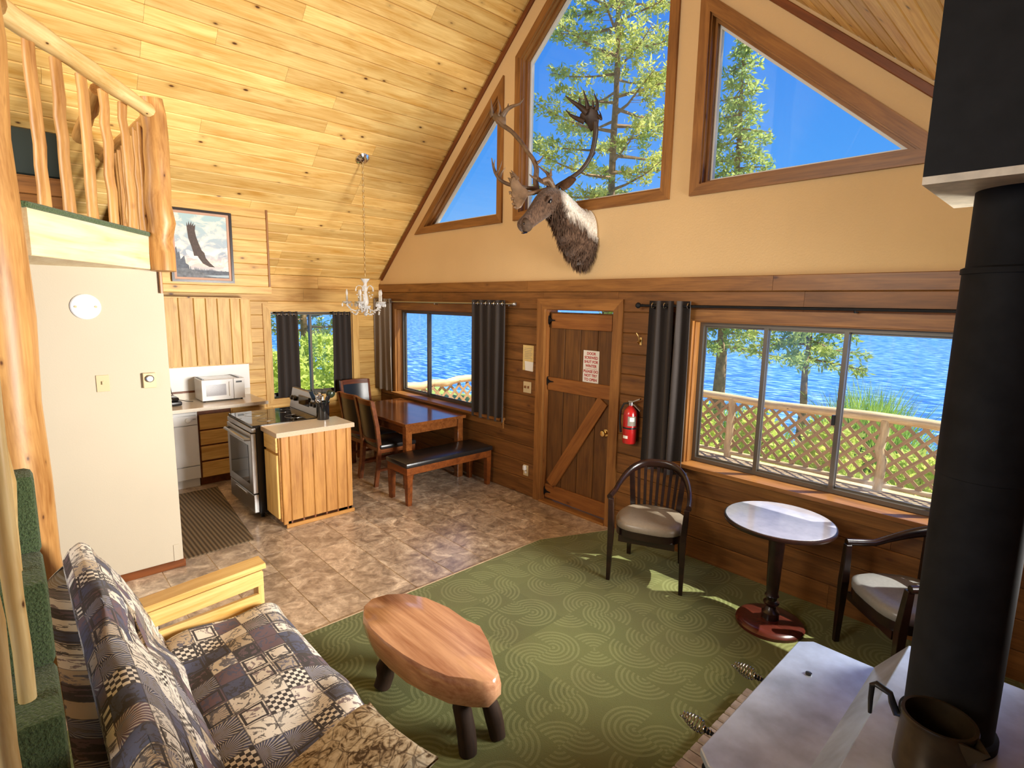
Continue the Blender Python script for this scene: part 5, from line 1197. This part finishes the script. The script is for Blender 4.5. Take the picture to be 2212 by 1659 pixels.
for k in (0,):
    sh = MB(); 
    for k2 in range(900):
        i = rr.randint(0, 8); c_, ax, a, b = sect[i]; f_ = rr.random(); c2, _, a2, b2 = sect[min(i+1, 15)]
        cc_ = Vector(c_).lerp(Vector(c2), f_); t = rr.uniform(0, 2*math.pi); rg_ = ell(cc_, ax, (0, 0, 1) if i < 3 else (0, 1, 1), a+(a2-a)*f_, b+(b2-b)*f_, 48, 2.15)
        p = rg_[int(t/(2*math.pi)*48) % 48]; n_ = (p-cc_).normalized(); d = (n_*.35+Vector((0, .75, -.75))+Vector((rr.uniform(-.3, .3), rr.uniform(-.2, .2), rr.uniform(-.2, .2)))).normalized(); L = rr.uniform(.02, .045)
        if p.y+d.y*L > -.012: continue
        w_ = rr.uniform(.003, .006); s1 = d.cross(n_); s1 = s1.normalized() if s1.length > .01 else d.orthogonal().normalized()
        p -= n_*.004; sh.add([p+s1*w_, p-s1*w_, p+n_*w_, p+d*L], [(0, 1, 3), (1, 2, 3), (2, 0, 3)])
    so_ = sh.build('coat_hair', MT['fur'], cb); so_['kind'] = 'stuff'
# antlers
def P3(l): return [un(x, y, Y=Y) for x, y, Y in l]
def crspline(pts, rad, n=5):
    P_ = [Vector(p) for p in pts]; o, r = [], []
    for i in range(len(P_)-1):
        p0, p1, p2, p3 = P_[max(i-1, 0)], P_[i], P_[i+1], P_[min(i+2, len(P_)-1)]
        for k in range(n):
            t = k/n; o.append(.5*((2*p1)+(-p0+p2)*t+(2*p0-5*p1+4*p2-p3)*t*t+(-p0+3*p1-3*p2+p3)*t**3)); r.append(rad[i]+(rad[i+1]-rad[i])*t)
    return o+[P_[-1]], r+[rad[-1]]
def tine(mb, l, r0=.012, flat=None, rads=None):
    p = P3(l); rads = rads or [r0*1.75*(1-.9*i/(len(p)-1)) for i in range(len(p))]; a, b = crspline(p, rads); mb.tube(a, b, 8, flat=flat)
def palm(mb, l, th):
    """a thick flat plate: outline given as (px, py, Y) points, extruded along the view-independent normal of the plate"""
    p = P3(l); c_ = sum(p, Vector())/len(p); n_ = Vector()
    for i in range(len(p)): n_ += (p[i]-c_).cross(p[(i+1) % len(p)]-c_)
    n_.normalize(); ex_ = (p[0]-c_).normalized(); ex_ = (ex_-n_*ex_.dot(n_)).normalized(); ey_ = n_.cross(ex_)
    q = [((v-c_).dot(ex_), (v-c_).dot(ey_)) for v in p]; k_ = len(q)
    lay = [(-1, .86), (-.5, 1.0), (.5, 1.0), (1, .86)]
    V = []; 
    for s_, k2 in lay: V += [c_+(ex_*a+ey_*b)*k2+n_*th*s_+(p[i]-c_).dot(n_)*n_ for i, (a, b) in enumerate(q)]
    tr_ = tessellate_polygon([[Vector((a, b, 0)) for a, b in q]]); F = [tuple(t) for t in tr_]+[tuple(3*k_+i for i in t) for t in tr_]
    for L_ in range(3): F += [(L_*k_+i, L_*k_+(i+1) % k_, (L_+1)*k_+(i+1) % k_, (L_+1)*k_+i) for i in range(k_)]
    mb.add(V, F)
# right-hand antler (towards the camera)
A = MB()
tine(A, [(1198, 408, -.40), (1212, 398, -.37), (1233, 385, -.31), (1258, 365, -.26), (1276, 337, -.23), (1284, 307, -.23), (1287, 280, -.25), (1286, 262, -.27)], rads=[.026, .024, .021, .020, .021, .023, .026, .022])
palm(A, [(1277, 285, -.24), (1268, 268, -.27), (1252, 256, -.31), (1254, 246, -.33), (1262, 238, -.33), (1272, 228, -.31), (1282, 229, -.29), (1289, 236, -.27), (1295, 252, -.25), (1292, 270, -.24)], .012)
tine(A, [(1262, 262, -.29), (1246, 256, -.34), (1232, 248, -.39), (1222, 237, -.43)], .016)
tine(A, [(1268, 243, -.31), (1252, 230, -.36), (1236, 219, -.41), (1221, 207, -.45)], .018)
tine(A, [(1251, 228, -.36), (1252, 218, -.37), (1251, 209, -.38)], .009)
tine(A, [(1270, 236, -.31), (1267, 220, -.33), (1260, 194, -.36)], .015)
tine(A, [(1281, 233, -.30), (1281, 222, -.31), (1280, 215, -.32)], .009)
tine(A, [(1288, 238, -.28), (1290, 222, -.29), (1283, 201, -.31)], .013)
tine(A, [(1293, 250, -.26), (1299, 258, -.26), (1297, 246, -.25), (1293, 238, -.24)], .008)
tine(A, [(1276, 276, -.24), (1270, 276, -.26)], .007)
tine(A, [(1277, 338, -.23), (1284, 331, -.21), (1286, 329, -.20)], .010)
A.build('antler', MT['dantler'], cb, smooth=70)
# its bez palm and the brow shovel over the face
A = MB()
tine(A, [(1197, 408, -.41), (1192, 398, -.45), (1184, 388, -.49), (1172, 391, -.53)], rads=[.022, .024, .024, .02])
palm(A, [(1192, 404, -.44), (1178, 400, -.47), (1166, 394, -.51), (1154, 384, -.55), (1160, 381, -.54), (1170, 388, -.52), (1180, 386, -.50), (1188, 376, -.48), (1192, 384, -.47), (1197, 396, -.45)], .010)
tine(A, [(1160, 386, -.54), (1150, 382, -.57), (1143, 376, -.59)], .010)
tine(A, [(1163, 386, -.53), (1160, 378, -.54), (1159, 373, -.55)], .008)
tine(A, [(1186, 382, -.48), (1182, 374, -.48), (1172, 366, -.50), (1160, 356, -.52)], .012)
tine(A, [(1189, 380, -.48), (1190, 372, -.48), (1190, 364, -.48)], .010)
A.build('antler', MT['antler'], cb, smooth=70)
A = MB()
tine(A, [(1190, 408, -.43), (1170, 412, -.50), (1150, 417, -.58), (1134, 418, -.66)], rads=[.022, .019, .018, .022])
palm(A, [(1140, 412, -.64), (1128, 402, -.70), (1116, 386, -.75), (1108, 380, -.78), (1103, 388, -.80), (1102, 400, -.80), (1106, 412, -.80), (1104, 420, -.81), (1108, 430, -.81), (1110, 442, -.81), (1116, 453, -.80), (1126, 448, -.77), (1134, 434, -.72), (1140, 424, -.66)], .010)
for a, b, c2, d2, e2, f2 in ((1108, 382, -.78, 1101, 372, -.79), (1105, 392, -.79, 1097, 384, -.81), (1104, 418, -.80, 1099, 414, -.82), (1108, 430, -.81, 1103, 428, -.83), (1111, 442, -.81, 1105, 440, -.83), (1114, 448, -.80, 1109, 449, -.82), (1118, 388, -.75, 1104, 368, -.78)):
    tine(A, [(a, b, c2), ((a+d2)/2, (b+e2)/2-1, (c2+f2)/2), (d2, e2, f2)], .011)
A.build('brow_shovel', MT['antler'], cb, smooth=70)
# left-hand antler (far side)
A = MB()
tine(A, [(1160, 412, -.44), (1157, 390, -.44), (1159, 365, -.45), (1152, 345, -.46), (1141, 330, -.47), (1126, 308, -.48), (1106, 285, -.50), (1088, 272, -.52), (1076, 262, -.53)], rads=[.027, .026, .023, .021, .019, .019, .020, .022, .026])
palm(A, [(1092, 272, -.52), (1078, 270, -.53), (1066, 258, -.54), (1061, 246, -.55), (1066, 244, -.55), (1076, 248, -.54), (1084, 243, -.53), (1091, 246, -.52), (1092, 258, -.52)], .011)
tine(A, [(1064, 250, -.55), (1062, 232, -.57), (1060, 212, -.58)], .011)
tine(A, [(1062, 252, -.55), (1059, 244, -.56), (1060, 238, -.57)], .008)
tine(A, [(1078, 250, -.54), (1080, 234, -.55), (1075, 214, -.57)], .011)
tine(A, [(1086, 250, -.53), (1094, 238, -.52), (1106, 230, -.50), (1122, 224, -.48), (1132, 212, -.46)], .016)
tine(A, [(1093, 238, -.52), (1097, 230, -.51), (1098, 223, -.51)], .008)
tine(A, [(1160, 352, -.46), (1168, 346, -.44), (1175, 334, -.42)], .010)
A.build('antler', MT['antler'], cb, smooth=70)
A = MB()
tine(A, [(1158, 408, -.45), (1138, 406, -.54), (1118, 402, -.62), (1098, 398, -.68), (1080, 388, -.73), (1070, 374, -.75), (1065, 358, -.77), (1062, 341, -.79)], rads=[.022, .018, .016, .017, .015, .012, .009, .004])
tine(A, [(1070, 373, -.75), (1067, 360, -.77), (1069, 344, -.78)], .009)
tine(A, [(1078, 386, -.73), (1084, 372, -.71), (1092, 362, -.69)], .010)
tine(A, [(1072, 376, -.75), (1078, 366, -.74), (1085, 346, -.72)], .009)
A.build('brow_tine', MT['antler'], cb, smooth=70)
# ================================================================ loft furnishings
bd = thing('loft_bed', 'loft bed with dark green mattress on a pine base', 'bed', (1.2, -4.6, 2.53))
MB().bb(1.06, 1.82, -5.6, -3.62, 2.95, 3.28).build('mattress', plain('dark green cover', (.012, .02, .016), .8), bd, bev=.04, smooth=True)
for k_ in range(3): board('side_board', (1.80, -5.6, 2.60+.125*k_+.03), (1.80, -3.62, 2.60+.125*k_+.03), (1, 0, 0), .12, .02, MT['wallwood'], bd)
MB().bb(1.06, 1.80, -5.6, -3.64, 2.54, 2.95).build('bed_base', MT['wallwood'], bd)
lb = log('loft_brace', (2.25, -3.45, 3.52), (1.5, -3.5, 3.34), .05, .05, MT['log'], None, 31); tag(lb, 'short dark log brace behind the loft railing', 'log')
# ================================================================ outdoors: deck, railing, shore, trees, lake
dk = thing('deck', 'weathered board deck outside the lake windows', 'deck', (3.8, 1.9, -.12))
y = .2; i = 0
while y < 3.75:
    for a, b in ((-.1, 4.2 if i % 2 else 3.0), (4.2 if i % 2 else 3.0, 9.2)): board('deck_board', (a+.002, y+.065, -.15), (b-.002, y+.065, -.15), (0, 0, 1), .128, .03, MT['deckwood'], dk)
    y += .134; i += 1
def railing(label, p0, p1, ztop, zbot, posts, pitch, sidev):
    p0, p1 = Vector(p0), Vector(p1); t = thing('deck_railing', label, 'railing', (p0.x, p0.y, -.12)); d = (p1-p0); L = d.length; d.normalize(); n_ = Vector(sidev)
    log('top_rail', (p0.x, p0.y, ztop-.05), (p1.x, p1.y, ztop-.05), .058, .058, MT['raillog'], t, 90, 15, 12, .5)
    for i_, s in enumerate(posts):
        q = p0+d*s; log('post', (q.x, q.y, -.12), (q.x, q.y, ztop-.06), .055, .052, MT['raillog'], t, 95+i_, 6, 10, .4)
    log('bottom_rail', (p0.x, p0.y, zbot-.03), (p1.x, p1.y, zbot-.03), .03, .03, MT['raillog'], t, 99, 9, 8, .4)
    edges = [0]+list(posts)+[L]; h0, h1 = zbot, ztop-.09; H_ = h1-h0
    s = -H_
    while s < L:
        for sg_ in (1, -1):
            # strip from (s, h0) to (s+H, h1) or mirrored, clipped to the panel
            a, b = s, s+H_
            z0, z1 = (h0, h1) if sg_ > 0 else (h1, h0)
            ta = max(0, (0-a)/H_); tb = min(1, (L-a)/H_)
            if tb-ta < .06: continue
            A_ = p0+d*(a+H_*ta); B_ = p0+d*(a+H_*tb); za = z0+(z1-z0)*ta; zb = z0+(z1-z0)*tb
            off = n_*(.008 if sg_ > 0 else -.001)
            board('lattice_slat', Vector((A_.x, A_.y, za))+off, Vector((B_.x, B_.y, zb))+off, n_, .042, .008, MT['lattice'], t, ch=.002)
        s += pitch
    return t
railing('log-topped lattice deck railing along the lake', (-.02, 3.68, 0), (8.4, 3.68, 0), .83, -.02, (.06, 1.85, 3.70, 5.62, 7.6), .178, (0, -1, 0))
railing('lattice deck railing at the left end of the deck', (-.02, .25, 0), (-.02, 3.62, 0), .83, -.02, (.05, 1.75), .178, (1, 0, 0))
# ---- shore and lake
LK = -1.6
N = 40; V = []; F = []
def gz(x, y):
    sh = 9.5+.5*math.sin(x*.7)+.25*math.sin(x*1.9); k_ = (sh-y)/6.0
    if x < 0: sh = 9.5-.0; k_ = (sh-max(y, 0))/6
    if x < -8: k_ = min(k_, (x+12.5)/3.5)
    return LK+max(-.5, min(1, k_))*1.25+.06*math.sin(x*2.3+y*1.7)
for j in range(N+1):
    for i in range(N*2+1):
        x = -24+i*(54/(2*N)); y = -9+j*(24/N); V.append((x, y, gz(x, y)))
for j in range(N):
    for i in range(2*N): a = j*(2*N+1)+i; F.append((a, a+1, a+2*N+2, a+2*N+1))
gr = MB().add(V, F).build('ground', MT['lawn'], smooth=True); tag(gr, 'grassy lake shore sloping from the cabin', 'ground', kind='structure')
lk_ = MB().add([(-1500, -600, LK), (1500, -600, LK), (1500, 2200, LK), (-1500, 2200, LK)], [(0, 1, 2, 3)]).build('lake', MT['water']); tag(lk_, 'rippled blue lake beyond the deck', 'lake', kind='stuff')
hm = MB(); hv = []; K = 80
for row, (dist, hh) in enumerate(((900, 0), (960, 60), (1150, 120))):
    for i in range(K+1):
        a = math.radians(-20+220*i/K); hv.append((math.cos(a)*dist, math.sin(a)*dist, LK-1+hh*(.6+.4*math.sin(i*.37+1)*math.sin(i*.13))))
hm.add(hv, [(r*(K+1)+i, r*(K+1)+i+1, (r+1)*(K+1)+i+1, (r+1)*(K+1)+i) for r in range(2) for i in range(K)])
ho = hm.build('far_shore', MT['hill'], smooth=True); tag(ho, 'low forested hills on the far side of the lake', 'hills', kind='structure')
# ---- plants
def blades(mb, c, n, L, w_, rr, spread=1.0, up=.2, dirv=None):
    for _ in range(n):
        d = Vector((rr.gauss(0, 1), rr.gauss(0, 1), rr.gauss(0, 1)*.8+up))
        if dirv is not None: d += dirv*1.2
        d.normalize(); s = d.orthogonal().normalized(); s = (Matrix.Rotation(rr.uniform(0, 6.28), 3, d) @ s)*w_*rr.uniform(.7, 1.3)
        o = c+Vector((rr.gauss(0, 1), rr.gauss(0, 1), rr.gauss(0, 1)))*spread; e_ = o+d*L*rr.uniform(.6, 1.2); m_ = o.lerp(e_, .5)
        mb.add([o, m_+s, e_, m_-s], [(0, 1, 2, 3)])
def conifer(name, label, base, h, r_max, z_low, nb, trunk_r, mat, seed, clump=.16, L=.16, wd=.018, per=16, droop=.1, kind='pine', gap=.0):
    rr = random.Random(seed); t = thing(name, label, 'tree', base); base = Vector(base); tk = MB(); br = MB(); fo = MB()
    logtube(tk, base, base+Vector((rr.uniform(-.1, .1), rr.uniform(-.1, .1), h)), trunk_r, trunk_r*.12, 10, 14, .4, seed); tk.build('trunk', MT['bark'], t, smooth=True)
    for k in range(nb):
        q = (k+.5)/nb; z = z_low+(h-z_low)*q**.9; a = k*2.399+rr.uniform(-.4, .4)
        if kind == 'pine': Rr = r_max*(.45+.55*math.sin(min(1, (1-q)*1.25+.1)*math.pi*.55))*rr.uniform(.55, 1.1)
        else: Rr = r_max*(1-q)**.8*rr.uniform(.75, 1.1)+.08
        d = Vector((math.cos(a), math.sin(a), 0)); p0 = base+Vector((0, 0, z)); pts = [p0]; 
        for s in (.33, .66, 1.0): pts.append(p0+d*Rr*s+Vector((rr.uniform(-.05, .05), rr.uniform(-.05, .05), (-droop*s+(.22*s*s if kind == 'pine' else .02))*Rr)))
        br.tube(pts, [.012+.016*Rr, .01+.009*Rr, .007+.005*Rr, .004], 5)
        nc = max(3, int(Rr/clump*1.5)); st_ = .38 if kind == 'pine' else .12
        for m_ in range(nc):
            s = st_+(1-st_)*(m_+rr.random())/nc; i0 = min(2, int(s*3)); f_ = s*3-i0; c_ = pts[i0].lerp(pts[i0+1], min(1, f_)); lat = Vector((-d.y, d.x, 0))*rr.uniform(-1, 1)*Rr*(.30 if kind == 'pine' else .33)*(1.1-s*.6)
            if kind == 'pine':
                br.tube([c_-d*.06, c_+lat*.5, c_+lat+Vector((0, 0, .04))], [.007, .005, .003], 4)
            blades(fo, c_+lat+Vector((0, 0, rr.uniform(0, .06) if kind == 'pine' else -.03)), per, L, wd, rr, clump*.33, .25 if kind == 'pine' else -.15, d*.5)
    br.build('branches', MT['bark'], t); f = fo.build('foliage', mat, t); f['kind'] = 'stuff'
    return t
def gp(px, Y):
    p = un(px, 700, Y=Y); return (p.x, p.y, gz(p.x, p.y)-.05)
pb = un(1322, 420, Y=9.0)
conifer('pine_tree', 'tall lodgepole pine seen through the centre gable window', (pb.x, 9.0, gz(pb.x, 9.0)-.1), 15.5, 2.9, 2.2, 84, .17, MT['needles'], 3, .2, .17, .024, 26)
sb_ = un(1553, 820, Y=8.2)
conifer('spruce_tree', 'spruce with yellow-green boughs behind the deck railing', (sb_.x, 8.2, gz(sb_.x, 8.2)-.1), 9.3, 1.6, 2.5, 85, .16, MT['spruce'], 5, .15, .15, .022, 18, .18, 'spruce')
s2 = un(1738, 850, Y=7.4)
conifer('young_spruce', 'smaller spruce with spreading boughs over the water', (s2.x, 7.4, gz(s2.x, 7.4)-.1), 4.2, 1.05, 2.2, 34, .10, MT['spruce'], 8, .14, .14, .02, 20, .12, 'spruce')
conifer('side_pine', 'pine standing outside the kitchen window', (-8.2, 2.2, gz(-8.2, 2.2)-.1), 7.5, 1.8, 1.4, 70, .13, MT['needles'], 12, .2, .17, .026, 22)
def bush(name, label, c, r, h, mat, seed, n=420, L=.12, wd=.03, group=None):
    rr = random.Random(seed); t = thing(name, label, 'shrub', c, group=group); c = Vector(c); st_ = MB(); fo = MB()
    for k in range(9):
        a = rr.uniform(0, 6.28); q = rr.uniform(.3, .85); e_ = c+Vector((math.cos(a)*r*q, math.sin(a)*r*q, h*rr.uniform(.6, .95))); st_.tube([c, c.lerp(e_, .5)+Vector((0, 0, .1*h)), e_], [.012, .008, .003], 4)
    st_.build('stems', MT['bark'], t)
    for k in range(n):
        a = rr.uniform(0, 6.28); q = rr.random()**.5; z = rr.random(); rad = r*q*(1-.55*max(0, z-.35)/.65); blades(fo, c+Vector((math.cos(a)*rad, math.sin(a)*rad, h*z)), 3, L, wd, rr, .03, .5)
    f = fo.build('leaves', mat, t); f['kind'] = 'stuff'; return t
ORD = ('first', 'second', 'third', 'fourth', 'fifth')
b0 = bush('shrub', 'first shrub from the left just beyond the lattice railing', (1.2, 4.8, gz(1.2, 4.8)), .60, .95, MT['bush'], 21, 460, group='shrubs between deck and lake')
for k, x in enumerate((2.45, 3.6, 4.75, 5.9)):
    copy_tree(b0, Matrix.Translation((x, 4.8+.1*(k % 2), gz(x, 4.8))) @ Matrix.Rotation(k*1.3+.7, 4, 'Z') @ Matrix.Scale(.92+.05*(k % 3), 4), ORD[k+1]+' shrub from the left just beyond the lattice railing')
for k, x in enumerate((1.9, 3.1, 4.3, 5.5)):
    copy_tree(b0, Matrix.Translation((x, 6.15, gz(x, 6.15))) @ Matrix.Rotation(k*2.1+.2, 4, 'Z') @ Matrix.Scale(.9+.06*(k % 2), 4), ORD[k]+' shrub from the left in the row nearest the lake')
b1 = bush('side_shrub', 'sunlit leafy shrub nearest the kitchen window', (-2.6, -.6, gz(-2.6, -.6)), .95, 1.5, MT['bush'], 31, 900, .14, .035, 'shrubs outside the kitchen window')
for k, (x, y, s, lb_) in enumerate(((-3.6, 1.25, .95, 'leafy shrub right of the nearest one outside the kitchen window'), (-4.7, -.6, 1.05, 'leafy shrub set back on the left outside the kitchen window'), (-5.6, 1.5, 1.0, 'farthest leafy shrub outside the kitchen window'))):
    copy_tree(b1, Matrix.Translation((x, y, gz(x, y))) @ Matrix.Rotation(k*1.7, 4, 'Z') @ Matrix.Scale(s, 4), lb_)
def reeds(label, c, rx_, ry_, h, n, seed):
    rr = random.Random(seed); mb = MB(); c = Vector(c)
    for k in range(n):
        a = rr.uniform(0, 6.28); q = rr.random()**.5; x, y = c.x+math.cos(a)*rx_*q, c.y+math.sin(a)*ry_*q; z = c.z; H_ = h*(1.05-.55*q*q)*rr.uniform(.75, 1.1); ln = Vector((rr.gauss(0, .16), rr.gauss(0, .16), 0))*H_; sd_ = Vector((rr.uniform(-1, 1), rr.uniform(-1, 1), 0)).normalized()*.014
        p0 = Vector((x, y, z-.1)); p1 = p0+Vector((0, 0, H_*.6))+ln*.35; p2 = p0+Vector((0, 0, H_))+ln*1.2
        mb.add([p0-sd_, p0+sd_, p1+sd_, p1-sd_, p2], [(0, 1, 2, 3), (3, 2, 4)])
    o = mb.build('reed_clump', MT['reed']); tag(o, label, 'reeds', kind='stuff'); return o
rc_ = un(1880, 905, Y=7.6)
reeds('large clump of tall green reeds at the water edge', (4.45, 7.8, LK+.05), .95, .7, 2.3, 2600, 5)
r2 = un(1610, 850, Y=9.0); reeds('thin fringe of reeds left of the young spruce', (r2.x-.2, 9.0, LK+.05), 1.6, .4, 1.55, 700, 6)
r3 = un(2010, 905, Y=7.9); reeds('sparse reeds right of the big clump', (5.85, 7.9, LK+.05), .6, .5, 1.6, 260, 7)

conifer('shading_pine', 'tall unseen pine added past the right end of the deck for shade', (8.6, 4.6, gz(8.6, 4.6)-.1), 19.0, 2.6, 10.5, 70, .22, MT['needles'], 17, .24, .2, .03, 26)  # out-of-view tree added to keep sun off the gable windows
